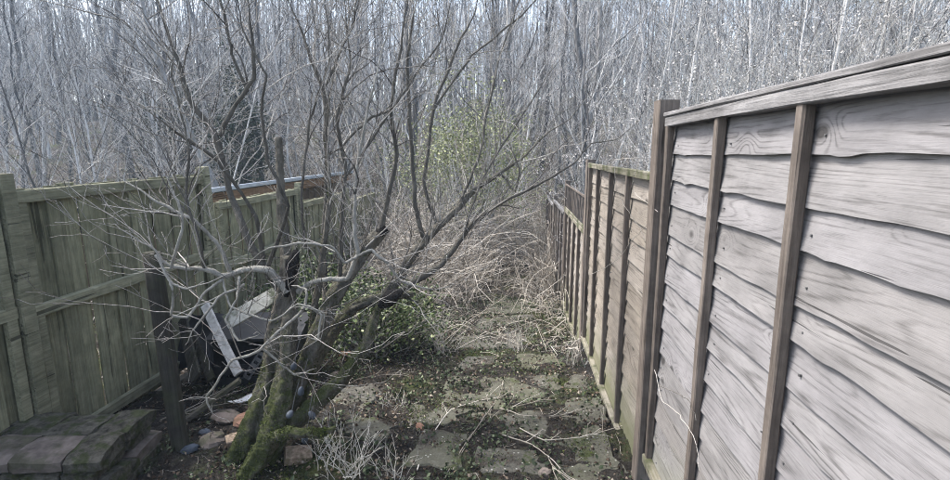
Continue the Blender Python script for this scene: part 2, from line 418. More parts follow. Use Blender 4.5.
# the garden path: a thin bed of rammed earth that carries the flagstones
py_ = np.linspace(1.6, 10.0, 80); hx = np.linspace(-0.75, 0.7, 16)
bx, by = np.meshgrid(hx, py_)
bx = bx - 0.012 * (by - 2) * 2
bz = ground_z(bx, by) + 0.008 + 0.006 * np.sin(9 * bx + 4) * np.sin(7 * by)
e = np.abs(np.linspace(-1, 1, 16))[None]; bz = bz - 0.05 * np.clip(e - 0.8, 0, 1) * 5 * 0.6
ii = (np.arange(79)[:, None] * 16 + np.arange(15)[None]).reshape(-1)
mb = MB(); mb.add(np.stack([bx, by, bz], -1), np.stack([ii, ii + 1, ii + 17, ii + 16], -1))
path = tag(mb.build('garden_path', MAT['soil']), kind='structure')

SLABS = [
    [(402, 462), (425, 428), (470, 430), (455, 466)],
    [(452, 480), (475, 438), (540, 446), (548, 480)],
    [(552, 480), (546, 438), (600, 427), (630, 468), (632, 480)],
    [(560, 412), (566, 398), (602, 396), (611, 422), (590, 425)],
    [(535, 385), (533, 374), (560, 374), (563, 388)],
    [(440, 400), (450, 376), (524, 374), (545, 398), (500, 404)],
    [(398, 420), (412, 403), (468, 408), (462, 425)],
    [(452, 371), (461, 355), (505, 352), (513, 370)],
    [(519, 369), (514, 353), (557, 353), (570, 368)],
    [(455, 349), (463, 335), (530, 333), (535, 349)],
    [(470, 331), (478, 317), (530, 314), (537, 330)],
    [(483, 313), (489, 300), (527, 298), (532, 311)],
    [(480, 433), (474, 411), (544, 407), (550, 433)],
    [(330, 407), (346, 386), (386, 383), (376, 404)],
    [(335, 435), (352, 418), (392, 424), (380, 444)],
    [(572, 393), (567, 374), (583, 372), (596, 391)],
]
SLABPOLY = []
for k, pts in enumerate(SLABS):
    z0 = 0.0
    P = [U(px, py, Z=0.02) for px, py in pts]
    for _ in range(3): P = [U(px, py, Z=float(ground_z(p[0], p[1])) + 0.02) for (px, py), p in zip(pts, P)]
    P = np.array(P); P[:, :2] += rng.normal(0, 0.035, (len(P), 2)); P[:, 0] = np.clip(P[:, 0], -5, 0.73)
    out = []
    for a in range(len(P)):
        b = (a + 1) % len(P)
        for t in np.linspace(0, 1, 6)[:-1]:
            q = P[a] * (1 - t) + P[b] * t
            out.append(q + np.array([*rng.normal(0, 0.020, 2), 0]))
    out = np.array(out); c = out.mean(0)
    zc = float(ground_z(c[0], c[1]))
    til = rng.normal(0, 0.018, 2)
    top = lambda s, h: np.column_stack([c[0] + (out[:, 0] - c[0]) * s, c[1] + (out[:, 1] - c[1]) * s, zc + h + (out[:, 0] - c[0]) * s * til[0] + (out[:, 1] - c[1]) * s * (til[1] - (0.1 if c[1] > 3 else 0))])
    rings = [top(1.0, -0.05), top(1.0, 0.006), top(0.96, 0.015), top(0.5, 0.016 + rng.normal(0, 0.003))]
    SLABPOLY.append((out[:, :2].copy(), c[:2].copy(), zc, til - np.array([0, 0.1 if c[1] > 3 else 0])))
    n = len(out)
    V = np.concatenate(rings + [np.array([[c[0], c[1], zc + 0.016]])])
    i = np.arange(n); j = (i + 1) % n
    Q = np.concatenate([np.stack([r * n + i, r * n + j, (r + 1) * n + j, (r + 1) * n + i], -1) for r in range(3)])
    T = np.stack([3 * n + i, 3 * n + j, np.full(n, 4 * n)], -1)
    mb = MB(); mb.add(V - np.array([c[0], c[1], zc]), Q, T)
    o = mb.build('slab', MAT['paving'], path, smooth=False)
    o.location = (c[0], c[1], zc)

def surf_z(x, y):
    """ground or flagstone top, whichever is higher"""
    z = ground_z(x, y) + 0.008
    for poly, c, zc, til in SLABPOLY:
        ins = np.zeros(x.shape, bool); n = len(poly)
        for a in range(n):
            (x1, y1), (x2, y2) = poly[a], poly[(a + 1) % n]
            ins ^= ((y1 > y) != (y2 > y)) & (x < (x2 - x1) * (y - y1) / (y2 - y1 + 1e-12) + x1)
        z = np.where(ins, np.maximum(z, zc + 0.016 + (x - c[0]) * til[0] + (y - c[1]) * til[1]), z)
    return z

# ------------------------------------------------------------------ the fence on the right
XF = 0.80
def lap_board(length, h, seed, nu=30, thick=0.010, lump=1.0):
    r = np.random.default_rng(seed)
    u = np.linspace(0, length, nu)
    def wav(sc_, amp):
        return sum(amp / k * np.sin(u * k * sc_ + r.uniform(0, 6.3)) for k in (1, 2, 3.7))
    low = wav(2.2, 0.006 * lump) + np.convolve(r.normal(0, 0.003 * lump, nu), [0.25, 0.5, 0.25], 'same')
    surf = [wav(3.1, 0.0025 * lump) for _ in range(5)]
    sag = 0
    for _ in range(2):                      # swellings round knots
        u0 = r.uniform(0.15, 0.9) * length; f0 = r.uniform(0.2, 0.8)
        b = np.exp(-((u - u0) / 0.035) ** 2) * r.uniform(0.003, 0.009) * lump
        for q in range(5): surf[q] = surf[q] + b * math.exp(-((q / 4 - f0) / 0.35) ** 2)
        low = low - b * 1.2
    prof = []
    for q in range(5):
        f = q / 4
        w = -(0.0200 * (1 - f) + 0.003 * f) - surf[q]
        v = f * h + (low * (1 - f) if q < 4 else 0)
        prof.append((w, v))
    prof.append((0.001 + 0 * u, h + 0 * u)); prof.append((prof[0][0] + thick, prof[0][1]))
    K = len(prof)
    V = np.stack([np.stack([p[0] + 0 * u, u, p[1] + 0 * u], -1) for p in prof], 1)
    i = np.arange(nu - 1)[:, None] * K; j = np.arange(K)[None]; j2 = (j + 1) % K
    Q = np.stack([i + j, i + j2, i + K + j2, i + K + j], -1).reshape(-1, 4)
    caps = np.array([[0, 1, 5, 6], [1, 2, 4, 5]])
    T = np.array([[2, 3, 4]])
    e = (nu - 1) * K
    front = np.repeat(np.arange(K)[None] < 4, nu - 1, 0).reshape(-1)
    W = V.reshape(-1, 3)
    mb = MB(); mb.add(W, Q[front])                    # the face keeps its own smooth normals
    for q in (4, 5, 6): mb.add(W, Q.reshape(nu - 1, K, 4)[:, q])
    mb.add(W, np.concatenate([caps, e + caps[:, ::-1]]), np.concatenate([T, e + T[:, ::-1]]))
    return mb

def bevbox(c, s, b=0.004, rot=None):
    """box with bevelled long edges, slightly uneven"""
    mb = MB()
    s = np.array(s, float); ax = int(np.argmax(s)); o = [k for k in range(3) if k != ax]
    n = 9; t = np.linspace(-0.5, 0.5, n) * s[ax]
    hx_, hy_ = s[o[0]] / 2, s[o[1]] / 2
    ring = np.array([[-hx_ + b, -hy_], [hx_ - b, -hy_], [hx_, -hy_ + b], [hx_, hy_ - b], [hx_ - b, hy_], [-hx_ + b, hy_], [-hx_, hy_ - b], [-hx_, -hy_ + b]])
    V = np.zeros((n, 8, 3)); V[..., o[0]] = ring[None, :, 0]; V[..., o[1]] = ring[None, :, 1]; V[..., ax] = t[:, None]
    wob = np.cumsum(rng.normal(0, 0.0012, (n, 2)), 0); wob -= wob.mean(0)
    V[..., o[0]] += wob[:, None, 0] + rng.normal(0, 0.0009, (n, 8)); V[..., o[1]] += wob[:, None, 1] + rng.normal(0, 0.0009, (n, 8))
    V = V.reshape(-1, 3)
    if rot is not None: V = V @ np.array(rot).T
    i = np.arange(n - 1)[:, None] * 8; j = np.arange(8)[None]; j2 = (j + 1) % 8
    Q = np.stack([i + j, i + j2, i + 8 + j2, i + 8 + j], -1).reshape(-1, 4)
    cap = np.array([[0, 1, 2, 3], [0, 3, 4, 7], [4, 5, 6, 7]]); e = (n - 1) * 8
    mb.add(V + np.array(c), np.concatenate([Q, cap[:, ::-1], e + cap]))
    return mb

RFENCE = thing('lap_fence', 'stepped fence of weathered horizontal lap panels along the right side', 'fence', (XF, 0, 0))
def lap_panel(label, y0, y1, zb, zt, mat, battens, seed, nb=None, trellis=0.0, rail_mat=None, lump=0.6, capped=False):
    t = thing('panel', label, None, (0, y0, zb)); t.parent = RFENCE
    L = y1 - y0; H = zt - zb - trellis
    nb = nb or int(round(H / 0.142)); st = (H - 0.05) / nb
    r = np.random.default_rng(seed)
    vs = np.linspace(0.02, H - 0.05, nb + 1) + np.r_[0, r.normal(0, 0.008, nb - 1), 0]
    for k in range(nb):
        h = vs[k + 1] - vs[k] + 0.024
        o = lap_board(L, h, seed * 50 + k, 46 if mat is MAT['fence_silver'] else 24, lump=lump).build('board', mat, t, smooth=True)
        o.location = (0, 0, vs[k]); o.rotation_euler = (r.normal(0, 0.0035), 0, 0)
    for y in battens:
        w = 0.036
        bevbox((-0.0355, y - y0, H / 2 - 0.004), (0.034, w, H - 0.075 if 0.04 < y - y0 < L - 0.04 else H - 0.06)).build('batten', MAT['batten'], t, smooth=False)
    nl = MB(); th = np.arange(7) * 2 * math.pi / 7
    for y in battens:
        for k in range(nb):
            for sd_ in (-1, 1):
                if r.random() < 0.25: continue
                yy_ = y - y0 + sd_ * r.uniform(0.045, 0.085); vv = vs[k] + r.uniform(0.03, 0.06)
                if not 0.02 < yy_ < L - 0.02: continue
                q = r.uniform(0.0028, 0.0042)
                ring_ = np.stack([np.full(7, -0.0190), yy_ + q * np.cos(th), vv + q * np.sin(th)], -1); back = ring_ + np.array([0.015, 0, 0])
                ii_ = np.arange(7); jj_ = (ii_ + 1) % 7
                nl.add(np.concatenate([ring_, back, [[-0.0198, yy_, vv]]]), np.stack([ii_, jj_, 7 + jj_, 7 + ii_], -1), np.stack([jj_, ii_, np.full(7, 14)], -1))
    tag(nl.build('nail_heads', MAT['steel'], t, smooth=False), kind='stuff')
    rm = rail_mat or MAT['batten_end']
    bevbox((-0.040, L / 2, H - 0.022), (0.040, L, 0.046)).build('top_rail', rm, t, smooth=False)
    bevbox((-0.040, L / 2, 0.012), (0.042, L, 0.046)).build('bottom_rail', MAT['rail_moss'], t, smooth=False)
    if capped:
        bevbox((-0.022, L / 2, H + 0.012), (0.085, L + 0.01, 0.020)).build('capping_strip', rm, t, smooth=False)
    if trellis:
        n = int(L / 0.115)
        for k in range(n):
            bevbox((-0.03, 0.06 + k * (L - 0.12) / (n - 1), H + trellis / 2 - 0.005), (0.016, 0.022, trellis - 0.03), 0.003).build('trellis_bar', MAT['batten'], t, smooth=False)
        bevbox((-0.046, L / 2, H + trellis - 0.02), (0.015, L, 0.024), 0.003).build('trellis_rail', MAT['batten'], t, smooth=False)
        bevbox((-0.046, L / 2, H + 0.02), (0.015, L, 0.026), 0.003).build('trellis_rail', MAT['rail_moss'], t, smooth=False)
    return t

def post(label, y, zt, w=0.095, mat=None, dx=-0.012):
    zb = float(ground_z(XF, y))
    h = zt - zb + 0.3
    mb = bevbox((0, 0, h / 2 - 0.3), (w, w, h), 0.006)
    o = mb.build('post', mat or MAT['post'], RFENCE, smooth=False)
    o.location = (dx, y, zb)
    return tag(o, label)

lap_panel('silver-grey overlapping board panel right beside the viewer, nearest on the right fence', -1.30, 0.62, 0.30, 2.05, MAT['fence_silver'], [-1.28, -0.80, -0.32, 0.16, 0.60], 21, 14, lump=0.75, capped=True)
lap_panel('tall silver-grey lap panel with swirling knots, in front of the tallest post', 0.74, 2.545, 0.20, 2.05, MAT['fence_silver'], [0.765, 1.385, 1.935, 2.52], 11, 14, lump=0.75, capped=True)
lap_panel('buff lap panel with green mossy top rail between the two plain posts', 2.70, 4.98, -0.06, 1.77, MAT['fence_buff'], [2.73, 3.32, 3.90, 4.48, 4.955], 12, 13, rail_mat=MAT['rail_moss'])
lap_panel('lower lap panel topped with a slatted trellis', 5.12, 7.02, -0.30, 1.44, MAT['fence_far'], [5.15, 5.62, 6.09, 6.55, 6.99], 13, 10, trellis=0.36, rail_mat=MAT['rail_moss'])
lap_panel('pale far lap panel just beyond the trellis panel', 7.15, 8.95, -0.62, 1.02, MAT['fence_silver'], [7.18, 7.6, 8.05, 8.5, 8.92], 14, 11)
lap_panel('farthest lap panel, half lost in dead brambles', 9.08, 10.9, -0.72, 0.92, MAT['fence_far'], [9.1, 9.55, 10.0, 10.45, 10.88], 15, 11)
post('near fence post between the two silver-grey panels', 0.68, 2.12)
post('tallest brown fence post where silver and buff panels meet', 2.622, 2.135, 0.1, dx=-0.03)
post('brown fence post between buff panel and trellis panel', 5.05, 1.80, 0.085, dx=-0.02)
post('thin far fence post at the end of the trellis', 7.085, 1.47, 0.07, dx=-0.02)
post('farthest fence post beside the brambles', 9.015, 1.08, 0.07)

# ------------------------------------------------------------------ the green fence on the left
XL = -2.92
LFENCE = thing('board_fence', 'faded green close-board fence along the left side', 'fence', (XL, 0, 0))
def green_panel(label, y0, y1, zt, tilt=0.0, seed=1, rails=(0.07, 0.57, 0.97)):
    zb = float(ground_z(XL, (y0 + y1) / 2)) + 0.01
    t = thing('panel', label, None, (0, y0, zb)); t.parent = LFENCE
    t.rotation_euler = (tilt, 0, 0)
    H = zt - zb; L = y1 - y0; r = np.random.default_rng(seed)
    n = int(round(L / 0.112)); w = L / n
    for k in range(n):
        h = H - 0.03 + r.normal(0, 0.006)
        fr_ = k % 2 == 0
        bb = bevbox((0.004 + r.normal(0, 0.0015) if fr_ else -0.0155, (k + 0.5) * w, h / 2), (0.016, w + (-0.004 if fr_ else 0.012) + r.normal(0, 0.003), h), 0.004, None).build('board', MAT['green_board'], t, smooth=False)
        bb.rotation_euler = (r.normal(0, 0.003), 0, 0)
    for f in rails:
        bevbox((0.032, L / 2, f * H - 0.025), (0.042, L, 0.075), 0.005).build('rail', MAT['green_rail'], t, smooth=False)
    for yy in (0.035, L - 0.035):
        bevbox((0.030, yy, H / 2), (0.038, 0.06, H - 0.06), 0.004).build('edge_batten', MAT['green_rail'], t, smooth=False)
    return t
green_panel('green close-board panel at the far left edge', 0.75, 2.55, 1.72, 0, 3)
green_panel('tall green close-board panel behind the leaning white plank', 2.65, 4.45, 1.70, 0, 4)
green_panel('lower green panel behind the mossy tree trunk', 4.62, 6.45, 1.42, 0.0, 5, (0.1, 0.6, 0.97))
green_panel('far green panel in front of the low shed', 6.55, 8.35, 1.22, 0.0, 6, (0.1, 0.6, 0.97))
green_panel('last green panel, mostly hidden by the green bush', 8.45, 10.2, 1.05, 0.0, 7, (0.1, 0.6, 0.97))
for lab, y, zt, lean in (('green fence post at the far left edge', 2.60, 1.76, 0), ('leaning green fence post between tall and lower panels', 4.54, 1.74, 0.05), ('green fence post midway along the low panels', 6.50, 1.46, 0), ('farthest green fence post by the shed', 8.40, 1.24, 0)):
    zb = float(ground_z(XL, y)); h = zt - zb + 0.25
    o = bevbox((0.03, 0, h / 2 - 0.25), (0.085, 0.085, h), 0.006).build('post', MAT['green_rail'], LFENCE, smooth=False)
    o.location = (0, y, zb); o.rotation_euler = (lean, 0, 0)
    tag(o, lab)

# neighbour's low shed behind the green fence
sh = thing('shed', 'low dark-roofed shed with pale roof edge and brown fascia behind green fence', 'shed', (-5.0, 8.2, float(ground_z(-5, 8.2))))
zs = -0.7
for k in range(44):
    bevbox((1.28, -2.55 + (k + 0.5) * 0.116, 0.86), (0.02, 0.108, 1.76), 0.003).build('wall_board', MAT['shed_wall'], sh, smooth=False)
MB().box((0, 0, 0.7), (2.5, 5.1, 1.4)).build('wall', MAT['shed_wall'], sh, smooth=False)
MB().box((0.0, 0, 1.72), (2.84, 5.5, 0.06), rotm(0, R(-8), 0)).build('roof', MAT['felt'], sh, smooth=False)
bevbox((1.40, 0, 1.83), (0.025, 5.4, 0.14)).build('fascia', MAT['fascia'], sh, smooth=False)
bevbox((1.435, 0, 1.945), (0.04, 5.4, 0.055), 0.006).build('roof_edge', MAT['gutter'], sh, smooth=False)

# ------------------------------------------------------------------ branch growing
def grow(out, p0, d, L, r, lev, rg, nch=(5, 4, 3), spread=0.8, up=0.15, wob=0.10, n=6, first=0.2, shrink=(0.35, 0.65), tip=0.25):
    d = unit(np.asarray(d, float)); pts = [np.asarray(p0, float)]; dd = d
    for k in range(n - 1):
        dd = unit(dd + rg.normal(0, wob, 3) + np.array([0, 0, up * 0.3])); pts.append(pts[-1] + dd * L / (n - 1))
    pts = np.array(pts); rad = r * np.linspace(1, tip, n)
    out.append((pts, rad))
    if lev > 0:
        for k in range(nch[-lev]):
            t = rg.uniform(first, 0.97); i = min(int(t * (n - 1)), n - 2); f = t * (n - 1) - i
            p = pts[i] * (1 - f) + pts[i + 1] * f; base = unit(pts[i + 1] - pts[i])
            side = unit(np.cross(base, rg.normal(0, 1, 3)))
            cd = base + side * spread * rg.uniform(0.5, 1.3) + np.array([0, 0, up])
            rr = (rad[i] * (1 - f) + rad[i + 1] * f) * rg.uniform(0.45, 0.7)
            grow(out, p, cd, L * rg.uniform(*shrink) * (1.15 - 0.5 * t), rr, lev - 1, rg, nch, spread, up, wob * 1.2, max(4, n - 1), 0.15, shrink, tip)

def build_tubes(mb, out, sides=4, rmin=0.0):
    by = {}
    for p, r in out: by.setdefault(len(p), []).append((p, r))
    for n, L in by.items():
        mb.tubes(np.array([p for p, _ in L]), np.maximum(np.array([r for _, r in L]), rmin), sides)
    return mb

def smooth_line(P, Rv, m=4, stiff=0.7):
    """Catmull-Rom through the given points"""
    P = np.array(P, float); Rv = np.array(Rv, float)
    Q = np.concatenate([P[:1] * 2 - P[1:2], P, P[-1:] * 2 - P[-2:-1]])
    o, ro = [], []
    for i in range(len(P) - 1):
        a, b, c, d = Q[i:i + 4]
        for t in np.linspace(0, 1, m, endpoint=False):
            o.append(stiff * (b * (1 - t) + c * t) + (1 - stiff) * 0.5 * ((2 * b) + (c - a) * t + (2 * a - 5 * b + 4 * c - d) * t * t + (3 * b - a - 3 * c + d) * t ** 3)); ro.append(Rv[i] * (1 - t) + Rv[i + 1] * t)
    o.append(P[-1]); ro.append(Rv[-1])
    return np.array(o), np.array(ro)

def fbm(p, f0, seed, octs=4):
    r = np.random.default_rng(seed); o = 0
    for k in range(octs):
        f = f0 * 1.9 ** k
        for _ in range(3):
            d = unit(r.normal(0, 1, 3)); d2 = unit(r.normal(0, 1, 3))
            o = o + np.sin((p @ d) * f + r.uniform(0, 6)) * np.sin((p @ d2) * f * 1.3 + r.uniform(0, 6)) * 0.6 / 1.6 ** k
    return o
def gnarl(mb, P, Rv, sides, amp, seed, ridge=0.08):
    """a barky tube: lumps, ridges along the stem, a capped end"""
    n0 = len(mb.v); mb.tubes(P, Rv, sides, cap=True, rnd=0.5)
    V = mb.v[-1].reshape(-1, sides, 3).astype(float); c = V.mean(1, keepdims=True); off = V - c
    rad = np.linalg.norm(off, axis=-1)
    an = np.arange(sides) * 2 * math.pi / sides; s = np.arange(len(V))[:, None]
    k = 1 + amp * fbm(V, 14, seed) + amp * 0.8 * fbm(V, 45, seed + 1, 3) + amp * 0.5 * fbm(V, 150, seed + 2, 2) + ridge * np.sin(an[None] * 5 + 0.06 * s + 1.5 * np.sin(0.11 * s + seed)) * np.clip(rad / 0.05, 0, 1)
    k = np.clip(k, 0.5, 1.7)
    mb.v[-1] = (c + off * k[..., None]).reshape(-1, 3).astype(np.float32)
    return mb
# ------------------------------------------------------------------ the old many-stemmed tree
def limb(spec, m_=5, ws=1.0):
    P = [U(px, py, Y=Y) for px, py, Y, w in spec]
    Rv = [w * 0.5 * np.linalg.norm(p - EYE) / FPX * 0.96 for p, (_, _, _, w) in zip(P, spec)]
    Rv = [r_ * ws for r_ in Rv]
    return smooth_line(P, Rv, m_)
foot = U(262, 455, Z=0.05)
foot[2] = float(ground_z(foot[0], foot[1]))
tree = thing('old_tree', 'gnarled many-stemmed bare tree with mossy trunk left of the path', 'tree', tuple(foot))
def rel(p): return p - foot
TRUNKS = [
    [(212, 484, 2.50, 9), (230, 466, 2.55, 14), (247, 440, 2.6, 19), (262, 408, 2.68, 20), (271, 368, 2.75, 19), (278, 330, 2.82, 18), (285, 290, 2.86, 17), (290, 258, 2.88, 14)],
    [(240, 484, 2.40, 12), (256, 462, 2.46, 18), (271, 432, 2.55, 21), (281, 400, 2.64, 19), (286, 360, 2.74, 16), (289, 320, 2.82, 13), (289, 280, 2.9, 12), (284, 235, 2.97, 10), (281, 190, 3.0, 8), (278, 138, 3.05, 7)],
    [(268, 462, 2.55, 12), (284, 432, 2.62, 15), (315, 404, 2.75, 14), (345, 376, 2.88, 13), (366, 342, 3.0, 11), (377, 312, 3.1, 9), (388, 298, 3.15, 8), (412, 293, 3.2, 5)],
    [(300, 392, 3.0, 9), (310, 350, 3.0, 9), (316, 300, 3.02, 8), (322, 262, 3.05, 7), (330, 200, 3.1, 5), (326, 130, 3.15, 4), (335, 60, 3.2, 3)],
    [(280, 420, 2.75, 20), (292, 396, 2.8, 20), (307, 360, 2.9, 19), (325, 318, 3.0, 18), (343, 282, 3.15, 17), (362, 254, 3.3, 16), (384, 229, 3.45, 13)],
    [(296, 405, 2.95, 16), (312, 365, 3.05, 17), (332, 330, 3.15, 15), (355, 306, 3.25, 14), (384, 296, 3.3, 12), (400, 276, 3.4, 11), (415, 250, 3.5, 11), (437, 228, 3.6, 10), (455, 210, 3.7, 8), (472, 192, 3.8, 7), (500, 173, 3.9, 5), (520, 160, 4.0, 4), (549, 132, 4.15, 3), (572, 118, 4.25, 2), (590, 92, 4.35, 1.2)],
    [(270, 440, 2.5, 12), (290, 432, 2.45, 11), (318, 434, 2.42, 9), (336, 428, 2.45, 5)],
]
LIMBS = [
    [(372, 306, 3.15, 11), (410, 287, 3.3, 9), (440, 266, 3.45, 9), (462, 240, 3.55, 8), (476, 221, 3.6, 7), (500, 206, 3.7, 5), (535, 188, 3.8, 4), (570, 168, 3.95, 3), (592, 146, 4.05, 2.4), (618, 140, 4.15, 1.8), (640, 120, 4.3, 1)],
    [(350, 310, 3.2, 9), (392, 293, 3.2, 8), (418, 300, 3.2, 4)],
    [(288, 292, 2.8, 12), (268, 272, 2.75, 11), (245, 271, 2.7, 9), (222, 277, 2.6, 8), (205, 270, 2.55, 7), (172, 268, 2.5, 5), (155, 250, 2.45, 4), (118, 226, 2.4, 3)],
    [(230, 273, 2.65, 6), (212, 240, 2.6, 5), (190, 219, 2.55, 5), (155, 203, 2.5, 4), (105, 175, 2.5, 2.5)],
    [(280, 290, 2.9, 12), (262, 260, 2.9, 11), (248, 232, 2.92, 10), (236, 195, 2.95, 9), (221, 135, 3.0, 8), (197, 103, 3.0, 7), (186, 70, 3.0, 6), (170, 25, 3.0, 5), (155, -25, 3.0, 4)],
    [(221, 135, 3.0, 7), (235, 108, 3.05, 6), (257, 78, 3.1, 5.5), (256, 35, 3.1, 4.5), (247, -12, 3.1, 3)],
    [(246, 92, 3.08, 4.5), (232, 55, 3.1, 4), (219, 5, 3.1, 3.5), (214, -30, 3.1, 3)],
    [(325, 300, 3.1, 9), (322, 255, 3.3, 8), (325, 200, 3.35, 7.5), (323, 92, 3.4, 6.5), (305, 45, 3.45, 5), (284, -6, 3.5, 4)],
    [(323, 95, 3.4, 4), (338, 60, 3.5, 4), (352, 22, 3.5, 3), (356, -20, 3.5, 2.5)],
    [(298, 292, 2.85, 9), (320, 280, 2.8, 8), (348, 280, 2.8, 8), (357, 258, 2.8, 7), (352, 225, 2.82, 6), (355, 180, 2.85, 5), (370, 110, 2.9, 4), (385, 50, 2.95, 3.5), (397, -10, 3, 2.5)],
    [(357, 258, 2.8, 5), (371, 250, 2.8, 5), (386, 262, 2.8, 5), (400, 283, 2.85, 4), (430, 290, 2.9, 3), (455, 286, 2.95, 2)],
    [(425, 240, 3.55, 8), (415, 205, 3.5, 7), (410, 130, 3.5, 6), (409, 55, 3.5, 5), (420, -10, 3.5, 4)],
    [(380, 235, 3.42, 8), (396, 165, 3.4, 6), (391, 110, 3.4, 5.5), (398, 60, 3.4, 4.5), (409, -10, 3.4, 3)],
    [(392, 112, 3.4, 4.5), (371, 116, 3.3, 4), (340, 150, 3.2, 3), (316, 162, 3.1, 2)],
    [(437, 228, 3.6, 7), (424, 180, 3.65, 5.5), (434, 108, 3.7, 5), (450, 62, 3.75, 4), (472, 15, 3.8, 3), (478, -15, 3.8, 2.5)],
    [(434, 110, 3.7, 4), (470, 55, 3.9, 3), (520, 15, 4.0, 2.5), (545, -15, 4.1, 2)],
    [(341, 285, 3.12, 8), (340, 230, 3.15, 7), (346, 170, 3.2, 5.5), (338, 120, 3.2, 5), (352, 60, 3.25, 4), (347, -10, 3.3, 3)],
    [(262, 260, 2.9, 7), (256, 225, 2.8, 6), (243, 195, 2.75, 5), (215, 160, 2.7, 4.5), (180, 135, 2.65, 4), (158, 118, 2.6, 3), (120, 95, 2.6, 2)],
    [(268, 268, 2.85, 7), (290, 205, 2.7, 5), (268, 155, 2.7, 4.5), (262, 110, 2.7, 4), (268, 70, 2.7, 3.5), (240, 20, 2.7, 3), (238, -15, 2.7, 2.5)],
    [(455, 210, 3.7, 5), (478, 160, 3.85, 4), (487, 120, 3.9, 3.5), (500, 60, 4, 3), (525, -5, 4.1, 2)],
    [(500, 173, 3.9, 3.5), (517, 190, 3.85, 3), (521, 165, 3.9, 3), (508, 130, 4, 2.5), (530, 95, 4.1, 2)],
    [(462, 240, 3.55, 4), (480, 185, 3.5, 3.5), (520, 120, 3.6, 3), (560, 60, 3.8, 2)],
    [(245, 285, 2.65, 4), (222, 298, 2.5, 3), (200, 325, 2.4, 3), (190, 345, 2.35, 2)],
    [(205, 270, 2.55, 4.5), (196, 230, 2.5, 4), (185, 200, 2.5, 3.5), (190, 150, 2.5, 3), (175, 80, 2.5, 2.5), (178, 20, 2.5, 2)],
    [(222, 277, 2.6, 3), (232, 305, 2.5, 3), (275, 320, 2.45, 3), (300, 300, 2.4, 3), (325, 310, 2.4, 2.5), (322, 340, 2.4, 2)],
    [(345, 178, 3.2, 4), (372, 140, 3.3, 3.5), (400, 95, 3.4, 3), (440, 40, 3.5, 2.5), (455, -10, 3.5, 2)],
    [(305, 250, 2.9, 5), (302, 200, 2.9, 4), (310, 120, 2.95, 3.5), (330, 60, 3.0, 3), (325, -15, 3, 2)],
    [(213, 412, 2.30, 2.0), (207, 395, 2.30, 2.2), (233, 360, 2.32, 2.6), (262, 348, 2.36, 2.8), (290, 322, 2.4, 3.2), (309, 306, 2.45, 3.6), (312, 290, 2.5, 3.6), (296, 287, 2.7, 4)],
    [(262, 348, 2.36, 2.6), (285, 365, 2.4, 2.4), (300, 374, 2.42, 2), (322, 368, 2.45, 1.6)],
    [(222, 280, 2.58, 3), (205, 296, 2.5, 2.6), (188, 318, 2.42, 2.6), (171, 318, 2.4, 2.4), (176, 298, 2.38, 2.2), (168, 280, 2.4, 2), (160, 262, 2.4, 1.8)],
    [(240, 278, 2.62, 3), (236, 300, 2.5, 2.6), (226, 322, 2.46, 2.4), (240, 342, 2.42, 2.2), (262, 336, 2.4, 1.8)],
    [(309, 306, 2.45, 3), (325, 314, 2.45, 2.6), (322, 338, 2.45, 2.2), (308, 332, 2.45, 1.8)],
    [(172, 268, 2.5, 3.4), (181, 235, 2.45, 3), (176, 205, 2.45, 2.6), (166, 180, 2.45, 2.2), (180, 150, 2.45, 1.8)],
    [(155, 255, 2.42, 3), (172, 285, 2.4, 2.6), (186, 290, 2.4, 2.2), (204, 284, 2.42, 1.8)],
    [(357, 258, 2.8, 3.6), (345, 262, 2.7, 3), (332, 246, 2.65, 2.6), (300, 244, 2.6, 2.6), (270, 250, 2.6, 2.2), (250, 262, 2.6, 1.8)],
]
LIT_LIMBS = {2, 3, 9, 10, 22, 24, 27, 28, 29, 30, 31, 32, 33, 34}  # limbs given the painted-in lit bark, the others the backlit one
lines = []
for k, s in enumerate(TRUNKS):
    P, Rv = limb(s, 26, 1.0 if k < 3 else 0.85)
    P = P + np.stack([fbm(P, 9, 300 + k + 10 * q, 3) for q in range(3)], -1) * 0.004
    if k in (3, 5): Rv = Rv * np.interp(np.linspace(0, 1, len(Rv)), [0, 0.7, 1], [1, 1, 0.3])
    mb = gnarl(MB(), rel(P), Rv, 36, 0.11, k, 0.11)
    o = mb.build('trunk' if k < 6 else 'root', MAT['bark_old'], tree)
    lines.append((P, Rv))
for li, s in enumerate(LIMBS):
    P, Rv = limb(s, 7, 0.9 if li > 26 else 0.66)
    P = P + np.cumsum(rng.normal(0, 0.0035, P.shape), 0) * 0.7 + np.stack([fbm(P, 11, 400 + q, 3) for q in range(3)], -1) * 0.006
    Rv = Rv * np.interp(np.linspace(0, 1, len(Rv)), [0, 0.7, 1], [1, 1, 0.3])
    gnarl(MB(), rel(P), Rv, 9, 0.06, 50 + len(lines), 0.0).build('branch', MAT['bark_lit' if li in LIT_LIMBS else 'bark_backlit'], tree)
    lines.append((P, Rv))
